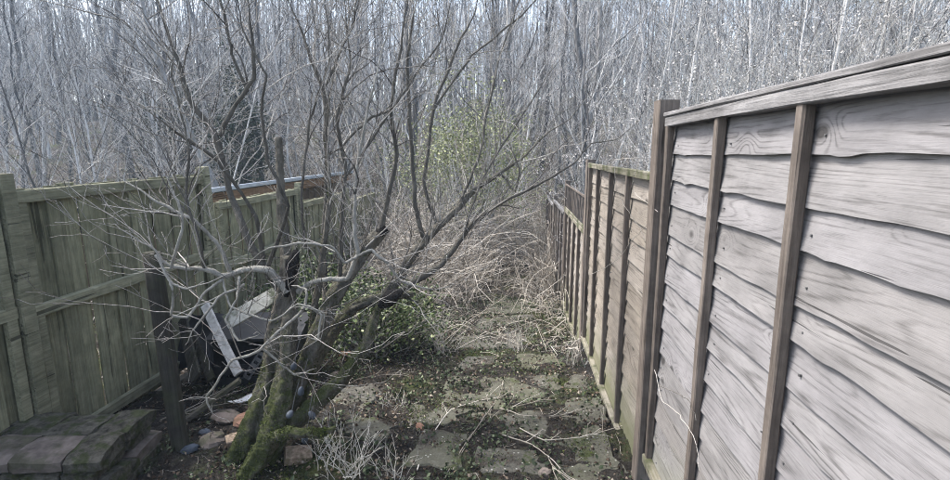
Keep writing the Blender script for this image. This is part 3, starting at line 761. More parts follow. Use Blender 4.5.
# the rotten black heart of the broken stem
P, Rv = limb([(286, 296, 2.81, 5), (290, 280, 2.80, 9), (293, 264, 2.81, 12), (296, 250, 2.83, 6)])
MB().tubes(rel(P), Rv, 10, cap=True, lump=0.12).build('rotten_stub', MAT['charred'], tree)
P, Rv = limb([(372, 240, 3.40, 9), (380, 233, 3.42, 12), (386, 228, 3.44, 11)])
MB().tubes(rel(P), Rv, 10, cap=True, lump=0.08).build('cut_stub', MAT['charred'], tree)
P, Rv = limb([(380, 306, 3.02, 8), (388, 300, 3.02, 14), (396, 294, 3.04, 12), (402, 291, 3.05, 6)])
MB().tubes(rel(P), Rv, 10, cap=True, lump=0.15).build('knot', MAT['charred'], tree)
tw = []
for k, (P, Rv) in enumerate(lines):
    if k < 3 or k == 6: continue
    n = len(P); Lt = np.linalg.norm(np.diff(P, axis=0), axis=1).sum()
    for q in range(int((4 + Lt * 6) * (0.35 if k > 33 else 1))):
        i = int(rng.uniform(0.3, 0.98) * (n - 1)); i = min(i, n - 2)
        b = unit(P[i + 1] - P[i]); s = unit(np.cross(b, rng.normal(0, 1, 3)))
        dd = b * 0.7 + s * rng.uniform(0.5, 1.2) + np.array([0, 0.1, 0.5])
        grow(tw, P[i], dd, rng.uniform(0.25, 0.8), min(Rv[i] * 0.5, rng.uniform(0.003, 0.0068)), 2, rng, (3, 2), 0.8, 0.16, 0.2, 7)
build_tubes(MB(), [(rel(p), r) for p, r in tw], 4, 0.0011).build('twigs', MAT['twig'], tree)
# moss fur on the stems
C = []; 
for P, Rv in lines[:7]:
    for q in range(3600):
        i = int((rng.random() ** 1.5) * (len(P) - 2) * 0.85); f = rng.random()
        p = P[i] * (1 - f) + P[i + 1] * f; b = unit(P[i + 1] - P[i]); s = unit(np.cross(b, rng.normal(0, 1, 3)))
        if math.sin(p[0] * 23) * math.sin(p[1] * 19 + p[2] * 17) + 0.4 * s[2] + 0.2 - 0.5 * max(p[2] - 0.3, 0) > rng.uniform(-0.2, 0.5): C.append(p + s * Rv[i] * 0.98)
mb = MB(); mb.leaves(rel(np.array(C)), rng.uniform(0.008, 0.018, len(C)), 0.006, 0.4)
tag(mb.build('moss', MAT['moss_blade'], tree), kind='stuff')

# ------------------------------------------------------------------ bush, shrubs
def leaf_clumps(center, size, nclump, per, cl, rg, hollow=0.35):
    d = unit(rg.normal(0, 1, (nclump, 3))); d[:, 2] = np.abs(d[:, 2]) * rg.choice([1, 1, 1, -0.5], nclump)
    c = np.asarray(center) + d * (rg.uniform(hollow, 1, (nclump, 1)) ** 0.5) * np.asarray(size) * (1 + 0.35 * np.sin(d[:, :1] * 5 + d[:, 1:2] * 4 + d[:, 2:] * 3)) * rg.choice([1, 1, 1, 1.3], (nclump, 1))
    return (c[:, None] + rg.normal(0, cl, (nclump, per, 3))).reshape(-1, 3), c

def bush(name, label, cat, base, size, nclump, per, cl, leaf, mat, stemmat, seed, zc=0.55, wrange=(0.5, 0.6), tilt=0.3):
    rg = np.random.default_rng(seed)
    t = thing(name, label, cat, tuple(base))
    C, cen = leaf_clumps((0, 0, size[2] * zc), size * np.array([1, 1, 0.62]), nclump, per, cl, rg)
    C[:, 2] = np.maximum(C[:, 2], 0.02)
    mb = MB(); L = rg.uniform(0.6, 1.2, len(C)) * leaf
    tag(mb.leaves(C, L, L * rg.uniform(*wrange, len(C)), tilt).build('foliage', mat, t), kind='stuff')
    st = []
    sel = cen[rg.choice(len(cen), min(len(cen), 90), False)]
    for c in sel:
        b = np.array([*rg.normal(0, 0.08, 2), -0.03]); mid = (b + c) / 2 + rg.normal(0, 0.08, 3)
        P, Rv = smooth_line([b, mid, c], [0.012, 0.008, 0.003], 3); st.append((P, Rv))
    build_tubes(MB(), st, 4).build('stems', stemmat, t)
    return t
def on(p): return (p[0], p[1], float(ground_z(p[0], p[1])))
bush('evergreen_bush', 'leafy variegated green bush growing behind the tree stems', 'bush', on(U(372, 345, Y=4.7)), np.array([0.66, 0.45, 0.68]), 330, 15, 0.09, 0.045, MAT['bush_leaf'], MAT['twig'], 5)
bush('evergreen_bush', 'green leaf clump spilling onto soil right of the variegated bush', 'bush', on(U(404, 338, Y=5.0)), np.array([0.42, 0.42, 0.30]), 90, 14, 0.08, 0.04, MAT['bush_leaf'], MAT['twig'], 6)
bush('evergreen_bush', 'green bush seen between trunk and limbs in front of fence', 'bush', on(U(318, 300, Y=5.2)), np.array([0.55, 0.45, 0.75]), 260, 16, 0.05, 0.05, MAT['bush_leaf'], MAT['twig'], 8)
bush('budding_shrub', 'tall shrub hazed with yellow-green new leaves behind the bare branches', 'shrub', on(U(470, 200, Y=11.0)), np.array([1.35, 1.0, 3.0]), 780, 13, 0.13, 0.066, MAT['bud_leaf'], MAT['wood_twig'], 9, 0.62)
bush('holly', 'narrow dark evergreen standing behind the shed roof', 'tree', on(U(247, 200, Y=15.0)), np.array([0.75, 0.75, 3.6]), 420, 18, 0.12, 0.09, MAT['dark_leaf'], MAT['wood_trunk_dark'], 10, 0.55)
bush('holly', 'broad dark evergreen at the left edge beyond the green fence', 'tree', on(U(190, 200, Y=20.0)), np.array([2.0, 1.6, 4.2]), 600, 18, 0.2, 0.11, MAT['dark_leaf'], MAT['wood_trunk_dark'], 11, 0.5)

def twig_shrub(name, label, base, h, w, n, mat, seed, fluff=0, group=None):
    rg = np.random.default_rng(seed); t = thing(name, label, 'shrub', tuple(base), group)
    out = []
    for k in range(n):
        a = rg.uniform(0, 6.3); d = (math.cos(a) * w, math.sin(a) * w, 1.0)
        grow(out, rg.normal(0, 0.12, 3) * np.array([1, 1, 0]), d, h * rg.uniform(0.6, 1.05), rg.uniform(0.006, 0.013), 2, rg, (6, 4), 0.7, 0.2, 0.1, 7)
    build_tubes(MB(), out, 3, 0.0018).build('stems', mat, t)
    if fluff:
        C = np.array([out[i][0][-1] + rg.normal(0, 0.03, 3) for i in rg.integers(0, len(out), fluff)])
        tag(MB().leaves(C, rg.uniform(0.02, 0.045, fluff), 0.018, 0.3).build('seed_heads', MAT['seed_fluff'], t), kind='stuff')
    return t
for k, (x, y, h, lab) in enumerate([(3.0, 6.6, 3.9, 'pale seedy shrub rising just behind the silver panel top'), (4.0, 8.0, 4.3, 'tall pale seedy shrub beyond the fence at right'), (1.75, 7.6, 2.3, 'pale shrub behind the mossy-railed buff panel'), (5.4, 8.4, 4.4, 'pale seedy shrub at the far right beyond the fence'), (3.5, 10.0, 4.7, 'pale seedy shrub on the slope foot behind the tallest post'), (6.8, 6.8, 4.2, 'pale seedy shrub nearest the right edge')]):
    twig_shrub('dry_shrub', lab, on((x, y)), h, 0.42, 20, MAT['white_cane'] if k != 2 else MAT['wood_twig'], 40 + k, 3600, 'dry shrubs behind the right fence')

# ------------------------------------------------------------------ brambles and dead growth at the end of the garden
def canes(N, xr, yr, hl, r0, seed, mat, name, lay=0.0, label=None, cat=None, n=7, keep=None):
    rg = np.random.default_rng(seed)
    x = rg.uniform(*xr, N); y = rg.uniform(*yr, N)
    if keep is not None:
        k = keep(x, y, rg); x, y = x[k], y[k]; N = len(x)
    z = ground_z(x, y) - 0.01
    L = rg.uniform(hl[0], hl[1], N); a = rg.uniform(0, 2 * math.pi, N)
    bend = rg.uniform(0.4, 1.7, N) + lay; th0 = rg.uniform(0.0, 0.5, N) + lay * 0.6
    s = np.linspace(0, 1, n)[None]
    th = th0[:, None] + bend[:, None] * s ** 1.3
    dz = np.cos(th); dh = np.sin(th)
    cz = np.cumsum(dz, 1) / n * L[:, None]; ch = np.cumsum(dh, 1) / n * L[:, None]
    cz -= cz[:, :1]; ch -= ch[:, :1]
    aa = a[:, None] + np.cumsum(rg.normal(0, 0.22, (N, n)), 1)
    P = np.stack([x[:, None] + ch * np.cos(aa), y[:, None] + ch * np.sin(aa), z[:, None] + cz], -1)
    P = P + rg.normal(0, 0.012, P.shape)
    P[:, :, 2] = np.maximum(P[:, :, 2], ground_z(P[:, :, 0], P[:, :, 1]) + 0.005)
    P[:, :, 0] = np.where((x < XF)[:, None], np.minimum(P[:, :, 0], XF - 0.08), np.maximum(P[:, :, 0], XF + 0.08))
    P[:, :, 0] = np.where((x > XL)[:, None], np.maximum(P[:, :, 0], XL + 0.1), np.minimum(P[:, :, 0], XL - 0.1))
    Rv = r0 * rg.uniform(0.5, 1.3, (N, 1)) * np.linspace(1, 0.45, n)[None]
    o = MB().tubes(P, Rv, 3).build(name, mat)
    return tag(o, label, cat, None, 'stuff')
def open_path(x, y, rg):
    # the trodden strip stays thinner
    ax = np.abs(x + 0.05); return (ax > 0.95) | ((ax > 0.5) & (rg.random(len(x)) < np.clip((y - 6.5) / 4, 0.12, 1))) | (y > 10.6) | (rg.random(len(x)) < 0.06)
canes(6500, (-2.6, 0.75), (6.4, 12.5), (0.4, 1.5), 0.0055, 61, MAT['pale_cane'], 'bramble_thicket', 0.1, 'dense pale dead bramble thicket closing the end of the path', 'brambles', keep=open_path)
canes(2600, (-2.7, 0.72), (7.6, 13.5), (1.0, 2.8), 0.0065, 62, MAT['pale_cane'], 'dead_stalks', 0.0, 'tall dry stalks standing above the bramble thicket', 'dry stalks', keep=open_path)
canes(1500, (-2.5, 0.7), (4.8, 10.5), (0.3, 0.9), 0.004, 63, MAT['pale_cane'], 'dead_grass', 0.9, 'flattened dead grass and thin canes lying along the far path', 'dry grass', keep=lambda x, y, rg: (np.abs(x + 0.1) > 0.45) | (rg.random(len(x)) < 0.25))
canes(6500, (-18, 18), (12.0, 28), (0.8, 2.8), 0.008, 64, MAT['pale_cane'], 'hillside_brush', 0.2, 'dry brush and brambles covering the foot of the wooded slope', 'brush')
canes(900, (0.95, 9), (4.0, 13), (0.8, 2.2), 0.006, 65, MAT['pale_cane'], 'fence_brush', 0.1, 'pale dry brush crowding behind the right fence', 'brush')
canes(900, (-12, -3.1), (3.0, 13), (0.8, 2.0), 0.006, 66, MAT['pale_cane'], 'garden_brush', 0.1, 'dry brush growing beyond the left green fence', 'brush', keep=lambda x, y, rg: ~((x > -6.6) & (x < -3.3) & (y > 5.0) & (y < 11.2)))

# ------------------------------------------------------------------ the wood on the slope
def make_tree(seed, H, r, dark, lean):
    rg = np.random.default_rng(seed)
    t = thing('bare_tree', 'x', 'tree')
    n = 12; s = np.linspace(0, 1, n)
    w = np.cumsum(rg.normal(0, 0.10, (n, 2)), 0); w -= w[0]
    P = np.stack([w[:, 0] + lean * s * H, w[:, 1], s * H - 0.3], -1)
    Rv = r * (1 - 0.8 * s) ; Rv[0] *= 1.3
    MB().tubes(P, Rv, 8, lump=0.03).build('trunk', MAT['wood_trunk_dark'] if dark else MAT['wood_trunk'], t)
    out = []
    for k in range(26):
        f = rg.uniform(0.18, 0.97); i = min(int(f * (n - 1)), n - 2); a = rg.uniform(0, 6.3)
        d = (math.cos(a) * 0.75, math.sin(a) * 0.75, rg.uniform(0.5, 1.3))
        grow(out, P[i], d, H * rg.uniform(0.10, 0.26) * (1.25 - 0.7 * f), Rv[i] * rg.uniform(0.22, 0.42), 2, rg, (5, 4), 0.7, 0.2, 0.09, 6)
    build_tubes(MB(), out, 3, 0.005).build('crown', MAT['wood_twig'], t)
    return t
PROTO = [make_tree(100 + k, H, r * 0.82, dk, ln) for k, (H, r, dk, ln) in enumerate([(11, 0.10, 0, 0.02), (13, 0.13, 0, -0.03), (9.5, 0.075, 0, 0.05), (12, 0.16, 1, 0.0), (10, 0.09, 0, -0.06), (14, 0.15, 0, 0.03), (8.5, 0.06, 0, 0.09), (12.5, 0.11, 1, -0.02)])]
KIND = ['slim pale', 'tall pale', 'slim pale', 'dark thick', 'slim pale', 'tall pale', 'slim pale', 'dark thick']
used = set(); spots = []
rg = np.random.default_rng(33)
tries = 0
while len(spots) < 270 and tries < 20000:
    tries += 1
    Y = 14.5 + 34 * rg.random() ** 1.15
    X = rg.uniform(-1.05, 1.0) * (Y * 1.02 + 2)
    if any((X - a) ** 2 + (Y - b) ** 2 < (0.55 + 0.012 * Y) ** 2 for a, b in spots): continue
    if Y < 16.5 and -3.0 < X < 1.0: continue
    spots.append((X, Y))
for X, Y in spots:
    k = int(rg.choice(8, p=[.16, .13, .17, .08, .16, .1, .14, .06]))
    if k in used: o = copy_tree(PROTO[k])
    else: o = PROTO[k]; used.add(k)
    s = rg.uniform(0.8, 1.2)
    o.location = (X, Y, float(ground_z(X, Y)))
    o.rotation_euler = (rg.normal(0, 0.035), rg.normal(0, 0.035), rg.uniform(0, 6.3)); o.scale = (s, s, s)
    fr = X / Y + 0.075
    zone = 'on the slope left, above the shed and green fence' if fr < -0.25 else 'in the middle of the slope beyond the brambles' if fr < 0.18 else 'on the slope right, above the lap fence'
    rank = 'near' if Y < 21 else 'middle-distance' if Y < 32 else 'distant'
    zone = f'{zone}, {rank} row'
    tag(o, f'{KIND[k]} bare tree {zone}', 'tree', f'{KIND[k]} trees {zone}')
# far wood: reads as one mass of stems
rg = np.random.default_rng(44)
N = 1900
Y = rg.uniform(40, 92, N); X = rg.uniform(-1.05, 1.05, N) * (Y + 2); Z = ground_z(X, Y)
H = rg.uniform(8, 15, N); s = np.linspace(0, 1, 6)
w = np.cumsum(rg.normal(0, 0.16, (N, 6, 2)), 1)
P = np.stack([X[:, None] + w[..., 0], Y[:, None] + w[..., 1], Z[:, None] - 0.2 + H[:, None] * s], -1)
mb = MB(); mb.tubes(P, rg.uniform(0.05, 0.13, (N, 1)) * (1 - 0.75 * s), 4)
nb_ = 16
idx = np.repeat(np.arange(N), nb_); f = rg.uniform(0.2, 0.95, len(idx)); i = np.minimum((f * 5).astype(int), 4)
b0 = P[idx, i] * (1 - (f * 5 - i))[:, None] + P[idx, i + 1] * (f * 5 - i)[:, None]
a = rg.uniform(0, 6.3, len(idx)); d = unit(np.stack([np.cos(a), np.sin(a), rg.uniform(0.4, 1.8, len(idx))], -1))
L = rg.uniform(0.8, 2.6, len(idx)) * (1.2 - 0.6 * f)
tt = np.linspace(0, 1, 4)
B = b0[:, None] + d[:, None] * (L[:, None] * tt)[..., None] + np.cumsum(rg.normal(0, 0.10, (len(idx), 4, 3)), 1) * tt[None, :, None]
mb.tubes(B, 0.022 * (1 - 0.6 * tt)[None].repeat(len(idx), 0), 3)
tag(mb.build('far_wood', MAT['wood_twig']), 'distant mass of thin bare stems along the top of the slope', 'woodland', None, 'stuff')

# saplings between garden and slope
def make_sapling(seed, H, r, mat):
    rg = np.random.default_rng(seed); t = thing('sapling', 'x', 'sapling')
    out = []
    grow(out, (0, 0, -0.05), (rg.normal(0, 0.12), rg.normal(0, 0.12), 1), H, r, 0, rg, (), 0.5, 0.1, 0.06, 9, tip=0.3)
    P, Rv = out[0]; build_tubes(MB(), out, 6).build('trunk', mat, t)
    tw_ = []
    for k in range(20):
        i = int(rg.uniform(0.15, 0.95) * 8); i = min(i, 7); a = rg.uniform(0, 6.3)
        grow(tw_, P[i], (math.cos(a) * 0.7, math.sin(a) * 0.7, rg.uniform(0.5, 1.4)), H * rg.uniform(0.12, 0.32), Rv[i] * 0.45, 2, rg, (5, 3), 0.7, 0.2, 0.11, 6)
    build_tubes(MB(), tw_, 3, 0.0025).build('crown', MAT['wood_twig'], t)
    return t
SP = [make_sapling(200 + k, H, r, mt) for k, (H, r, mt) in enumerate([(5.2, 0.028, MAT['wood_trunk']), (6.2, 0.036, MAT['wood_trunk']), (4.4, 0.022, MAT['wood_twig']), (5.6, 0.03, MAT['wood_trunk_dark']), (6.8, 0.04, MAT['wood_twig'])])]
SK = ['thin pale', 'tall pale', 'short wispy', 'thin dark', 'stout twiggy']
used = set(); rg = np.random.default_rng(55); done = 0
while done < 85:
    Y = rg.uniform(9.5, 17); X = rg.uniform(-1.0, 0.95) * (Y + 1.5)
    if -6.8 < X < -3.2 and Y < 11.4: continue
    if abs(X - XF) < 0.3 or abs(X - XL) < 0.3: continue
    if -1.6 < X < 1.0 and Y < 12.5: continue
    done += 1
    k = int(rg.integers(0, 5))
    if k in used: o = copy_tree(SP[k])
    else: o = SP[k]; used.add(k)
    s = rg.uniform(0.75, 1.2); o.location = (X, Y, float(ground_z(X, Y))); o.rotation_euler = (rg.normal(0, 0.09), rg.normal(0, 0.09), rg.uniform(0, 6.3)); o.scale = (s, s, s)
    fr = X / Y + 0.075
    zone = 'beyond the left green fence' if fr < -0.2 else 'just beyond the bramble thicket' if fr < 0.12 else 'beyond the right lap fence'
    tag(o, f'{SK[k]} bare sapling {zone}', 'sapling', f'{SK[k]} saplings {zone}')
# the pale leaning tree behind the left fence
P, Rv = limb([(232, 230, 7.0, 9), (215, 185, 7.0, 9), (192, 138, 7.0, 8), (175, 100, 7.0, 7), (165, 78, 7.0, 6), (150, 40, 7.0, 5), (140, -10, 7.0, 4)])
P = np.concatenate([[[P[0][0] + 0.15, 7.0, float(ground_z(P[0][0], 7.0)) - 0.05]], P]); Rv = np.concatenate([[Rv[0]], Rv])
P[:, 0] = np.minimum(P[:, 0], 99); b = P[0].copy()
lt = thing('leaning_tree', 'pale leaning bare trunk behind the tall green panel', 'tree', tuple(b))
MB().tubes(P - b, Rv * 0.75, 8, lump=0.04).build('trunk', MAT['wood_trunk'], lt)
out = []
for q in range(30):
    i = int(rng.integers(8, len(P) - 1)); grow(out, P[i] - b, (rng.normal(0, 0.7), rng.normal(0, 0.7), rng.uniform(0.2, 1)), rng.uniform(0.5, 1.4), 0.012, 2, rng, (4, 3), 0.7, 0.1, 0.1, 6)
build_tubes(MB(), out, 3, 0.002).build('crown', MAT['wood_twig'], lt)

# ------------------------------------------------------------------ junk by the left fence
def gz1(x, y): return float(ground_z(x, y))
def plank(name, a, b, w, t, mat, label, cat, roll=0.0, group=None):
    a = np.array(a); b = np.array(b); d = b - a; L = np.linalg.norm(d); d = d / L
    s = unit(np.cross(d, np.array([0.3, -1.0, 0.25]))); nn = np.cross(s, d)
    s2 = s * math.cos(roll) + nn * math.sin(roll); n2 = np.cross(s2, d)
    o = bevbox(d * L / 2, (w, t, L), min(w, t) * 0.12, np.stack([s2, n2, d], 1)).build(name, mat, None, smooth=False)
    o.location = a
    return tag(o, label, cat, group)
plank('plank', U(238, 374, Y=3.45), U(205, 305, Y=3.75), 0.07, 0.028, MAT['white_paint'], 'flaking white plank leaning at a slant against the junk heap', 'plank', 0.2)
plank('plank', U(226, 323, Y=3.75), U(280, 292, Y=3.95), 0.13, 0.03, MAT['white_moss'], 'pale mossy plank lying across the top of the black bin', 'plank', 0.35)
plank('plank', U(196, 378, Y=3.4), U(182, 318, Y=3.9), 0.12, 0.02, MAT['dark_wood'], 'dark rotten board leaning beside the white plank', 'plank', 0.5)
plank('plank', U(212, 380, Y=3.5), U(190, 330, Y=3.8), 0.06, 0.03, MAT['dark_wood'], 'thin dark batten leaning behind the white plank', 'plank', 0.1)
plank('plank', U(160, 392, Y=3.3), U(205, 366, Y=3.7), 0.10, 0.03, MAT['grey_wood'], 'mossy grey board lying at the foot of the green fence', 'plank', 1.2)
plank('plank', U(186, 420, Y=3.05), U(240, 380, Y=3.25), 0.09, 0.03, MAT['grey_wood'], 'mossy board half buried in the soil by the trunk', 'plank', 1.4)
bp = U(258, 372, Y=3.85); bz0 = gz1(bp[0], 3.95)
bn = thing('compost_bin', 'open-fronted black compost bin under the pale mossy plank', 'bin', (bp[0], 3.98, bz0))
bn.rotation_euler = (0, 0, R(12))
for sx in (-0.34, 0.34): MB().box((sx, 0, 0.22), (0.02, 0.5, 0.44)).build('side_panel', MAT['black_plastic'], bn, smooth=False)
MB().box((0, 0.26, 0.23), (0.7, 0.02, 0.46)).build('back_panel', MAT['black_plastic'], bn, smooth=False)
MB().box((0, 0.0, 0.455), (0.74, 0.56, 0.022), rotm(0.08, 0.04, 0)).build('lid', MAT['black_plastic'], bn, smooth=False)
for k, zz in enumerate((0.06, 0.17)): MB().box((0.0, -0.25, zz), (0.66, 0.018, 0.08)).build('front_slat', MAT['black_plastic'], bn, smooth=False)
# perforated steel angle leaning on it
ang = thing('steel_angle', 'dark perforated steel angle leaning against the black bin', 'metal bracket', tuple(U(246, 378, Y=3.55)))
d = U(272, 338, Y=3.62) - U(246, 378, Y=3.55); Ls = np.linalg.norm(d); dd = d / Ls
sd = unit(np.cross(dd, np.array([0, -1.0, 0]))); nn = np.cross(sd, dd)
RM = np.stack([sd, nn, dd], 1)
for k in range(7):
    MB().box(dd * Ls * (k + 0.2) / 7, (0.05, 0.006, Ls / 14), RM).build('web', MAT['steel'], ang, smooth=False)
for q in (-0.024, 0.024): MB().box(dd * Ls * 0.5 + sd * q, (0.012, 0.012, Ls), RM).build('flange', MAT['steel'], ang, smooth=False)
# folded black sheet
mb = MB(); u_, v_ = np.meshgrid(np.linspace(-1, 1, 14), np.linspace(-1, 1, 10))
c0 = U(222, 352, Y=3.9)
V = np.stack([c0[0] + 0.42 * u_, 3.95 + 0.15 * v_ + 0.05 * np.sin(4 * u_), gz1(c0[0], 3.9) + 0.30 + 0.24 * v_ * 0.8 - 0.05 * u_ + 0.04 * np.sin(5 * u_ + 3 * v_)], -1)
ii = (np.arange(9)[:, None] * 14 + np.arange(13)[None]).reshape(-1)
mb.add(V, np.stack([ii, ii + 1, ii + 15, ii + 14], -1))
o = mb.build('plastic_sheet', MAT['black_plastic']); md = o.modifiers.new('solid', 'SOLIDIFY'); md.thickness = 0.006
tag(o, 'crumpled black plastic sheet slumped behind the white plank', 'plastic sheet')

# the stub post and stacked stone wall at the left
pb = U(181, 450, Z=0.02); zt = 1.27
o = bevbox((0, 0, (zt + 0.25) / 2 - 0.25), (0.085, 0.07, zt + 0.25), 0.008).build('gate_post', MAT['dark_wood']); o.location = (pb[0], pb[1], gz1(pb[0], pb[1])); o.rotation_euler = (0, R(-1.5), R(15))
tag(o, 'dark weathered square post standing beside the stone wall', 'post')
rg = np.random.default_rng(77)
gw = thing('garden_wall', 'low rough wall of mossy stacked stones beside the dark square post', 'wall', (pb[0] - 0.06, pb[1] - 0.25, gz1(pb[0], pb[1] - 0.25)))
gw.rotation_euler = (0, 0, R(8))
def rough_block(L, D, H, mat, parent, loc):
    n = 7; V = []
    th = np.arange(12) * 2 * math.pi / 12
    for k, f in enumerate(np.linspace(-0.5, 0.5, n)):
        sc_ = 0.93 if k in (0, n - 1) else 1.0
        cx, cy = np.cos(th), np.sin(th)
        sq = 1 / np.maximum(np.abs(cx), np.abs(cy)) ** 0.97
        V.append(np.stack([np.full(12, f * L), cx * sq * D / 2 * sc_, cy * sq * H / 2 * sc_], -1))
    V = np.array(V); V = V * (1 + 0.05 * fbm(V + rg.uniform(0, 9, 3), 16, int(rg.integers(0, 9999)), 3)[..., None])
    i = np.arange(n - 1)[:, None] * 12; j = np.arange(12)[None]; j2 = (j + 1) % 12
    Q = np.stack([i + j, i + j2, i + 12 + j2, i + 12 + j], -1).reshape(-1, 4)
    A = np.arange(12); B = (A + 1) % 12; e = (n - 1) * 12
    W = np.concatenate([V.reshape(-1, 3), V[0].mean(0)[None], V[-1].mean(0)[None]])
    mb = MB(); mb.add(W, Q, np.concatenate([np.stack([B, A, np.full(12, len(W) - 2)], -1), np.stack([e + A, e + B, np.full(12, len(W) - 1)], -1)]))
    o = mb.build('stone', mat, parent, smooth=False); o.location = loc; o.rotation_euler = (rg.normal(0, 0.05), rg.normal(0, 0.03), rg.normal(0, 0.04))
z_ = 0.0
for j in range(4):
    H_ = rg.uniform(0.06, 0.095); x_ = -0.02 - 0.05 * j * rg.random()
    while x_ > -2.3:
        L_ = rg.uniform(0.16, 0.36)
        for q, y_ in enumerate((-0.13, 0.13)):
            rough_block(L_ * 0.98, 0.27, H_ * 1.04, MAT['wall_stone'] if rg.random() < 0.75 else MAT['stone'], gw, (x_ - L_ / 2, y_ + rg.normal(0, 0.012), z_ + H_ / 2 - 0.02))
        x_ -= L_
    z_ += H_ * 0.97

# bricks, stones, scrap
def brick(px, py, sz, rot, mat, label, dz=0.0, cat='brick', name='brick'):
    p = U(px, py, Z=0.08); z = gz1(p[0], p[1]); p = U(px, py, Z=z + sz[2] * 0.4)
    o = bevbox((0, 0, 0), sz, 0.006).build(name, mat, None, smooth=False)
    o.location = (p[0], p[1], gz1(p[0], p[1]) + sz[2] * 0.42 + dz); o.rotation_euler = rot
    return tag(o, label, cat)
brick(241, 438, (0.17, 0.085, 0.06), (0.15, -0.1, R(35)), MAT['brick'], 'buff brick tucked against the left side of the mossy trunk')
brick(298, 455, (0.15, 0.10, 0.065), (0.25, 0.2, R(28)), MAT['brick'], 'pale orange brick at the right of the trunk foot')
brick(352, 352, (0.24, 0.11, 0.065), (0, 0, R(10)), MAT['brick_red'], 'reddish brick in shadow under the green bush')
def stone(px, py, r, mat, label, flat=0.5, name='stone', cat='stone'):
    p = U(px, py, Z=0.05); z = gz1(p[0], p[1]); p = U(px, py, Z=z + 0.03)
    la = np.linspace(0.12, math.pi - 0.12, 7); lo = np.arange(10) * 2 * math.pi / 10
    V = np.stack([np.sin(la)[:, None] * np.cos(lo), np.sin(la)[:, None] * np.sin(lo), np.cos(la)[:, None] + 0 * lo], -1)
    V = V * (1 + rng.normal(0, 0.07, V.shape[:2])[..., None]) * np.array([r, r * rng.uniform(0.6, 0.85), r * flat])
    V = np.concatenate([V.reshape(-1, 3), [[0, 0, V[0, :, 2].mean()], [0, 0, V[-1, :, 2].mean()]]])
    i = np.arange(6)[:, None] * 10; j = np.arange(10)[None]; j2 = (j + 1) % 10
    Q = np.stack([i + j, i + 10 + j, i + 10 + j2, i + j2], -1).reshape(-1, 4); a = np.arange(10); b = (a + 1) % 10
    mb = MB(); mb.add(V, Q, np.concatenate([np.stack([a, b, np.full(10, 70)], -1), np.stack([60 + b, 60 + a, np.full(10, 71)], -1)]))
    o = mb.build(name, mat, None, smooth=False); o.location = (p[0], p[1], gz1(p[0], p[1]) + r * flat * 0.4); o.rotation_euler = (rng.normal(0, 0.15), rng.normal(0, 0.15), rng.uniform(0, 6))
    return tag(o, label, cat)
stone(226, 414, 0.15, MAT['stone'], 'flat brown stone on the mossy soil left of the trunk', 0.25)
stone(246, 418, 0.10, MAT['brick_red'], 'reddish broken stone touching the trunk on its left', 0.35)
stone(212, 438, 0.10, MAT['stone'], 'mossy stone near the foot of the dark post', 0.4)
stone(190, 446, 0.055, MAT['ornament'], 'blue-grey pebble beside the dark post', 0.5)
stone(334, 372, 0.06, MAT['stone'], 'grey stone behind the leaning mossy limb', 0.5)
stone(420, 424, 0.05, MAT['brick_red'], 'small red stone at the path edge', 0.5)
stone(545, 470, 0.045, MAT['stone'], 'rounded grey stone on the near flagstones', 0.6)
stone(205, 430, 0.05, MAT['ornament'], 'small slate-blue pebble left of the buff brick', 0.5)
# white scrap
p = U(243, 393, Z=0.03); u_, v_ = np.meshgrid(np.linspace(-1, 1, 7), np.linspace(-1, 1, 5))
V = np.stack([0.075 * u_ + 0.01 * v_, 0.05 * v_ + 0.02 * u_, 0.012 + 0.012 * np.sin(2.5 * u_ + v_) + 0.01 * v_ * u_], -1)
ii = (np.arange(4)[:, None] * 7 + np.arange(6)[None]).reshape(-1)
mb = MB(); mb.add(V, np.stack([ii, ii + 1, ii + 8, ii + 7], -1)); o = mb.build('scrap_card', MAT['paper']); o.location = (p[0], p[1], gz1(p[0], p[1]) + 0.012)
o.modifiers.new('solid', 'SOLIDIFY').thickness = 0.003
tag(o, 'curled scrap of white card on the soil left of the trunk', 'litter')
# egg-shaped ornaments hung low in the tree
for px, py, Y, lab in ((312, 415, 2.62, 'blue-grey egg-shaped ornament right of the trunk under the leaning limb'), (305, 439, 2.5, 'blue-grey egg-shaped ornament just above the pale orange brick'), (301, 391, 2.62, 'blue-grey egg-shaped ornament highest in the trunk fork'), (290, 414, 2.5, 'dim blue-grey egg-shaped ornament against the trunk side'), (294, 366, 2.62, 'small blue-grey egg-shaped ornament pressed to the upper trunk')):
    c = U(px, py, Y=Y); t = thing('hanging_ornament', lab, 'ornament', tuple(c), 'egg-shaped ornaments in the tree foot')
    la = np.linspace(0.1, math.pi - 0.05, 9); P = np.stack([0 * la, 0 * la, 0.030 * np.cos(la)], -1); rv = 0.019 * np.sin(la) * (1 - 0.18 * np.cos(la))
    tl = rotm(rng.normal(0, 0.4), rng.normal(0, 0.5), 0)
    MB().tubes(P @ tl.T, rv, 12).build('body', MAT['ornament'], t)
    top = tl @ np.array([0, 0, 0.028]); Q_, R_ = smooth_line([top, top + np.array([0.01, 0.02, 0.07]), top + np.array([0.03, 0.05, 0.16])], [0.0022, 0.0022, 0.002], 4)
    MB().tubes(Q_, R_, 5).build('hanger', MAT['steel'], t)

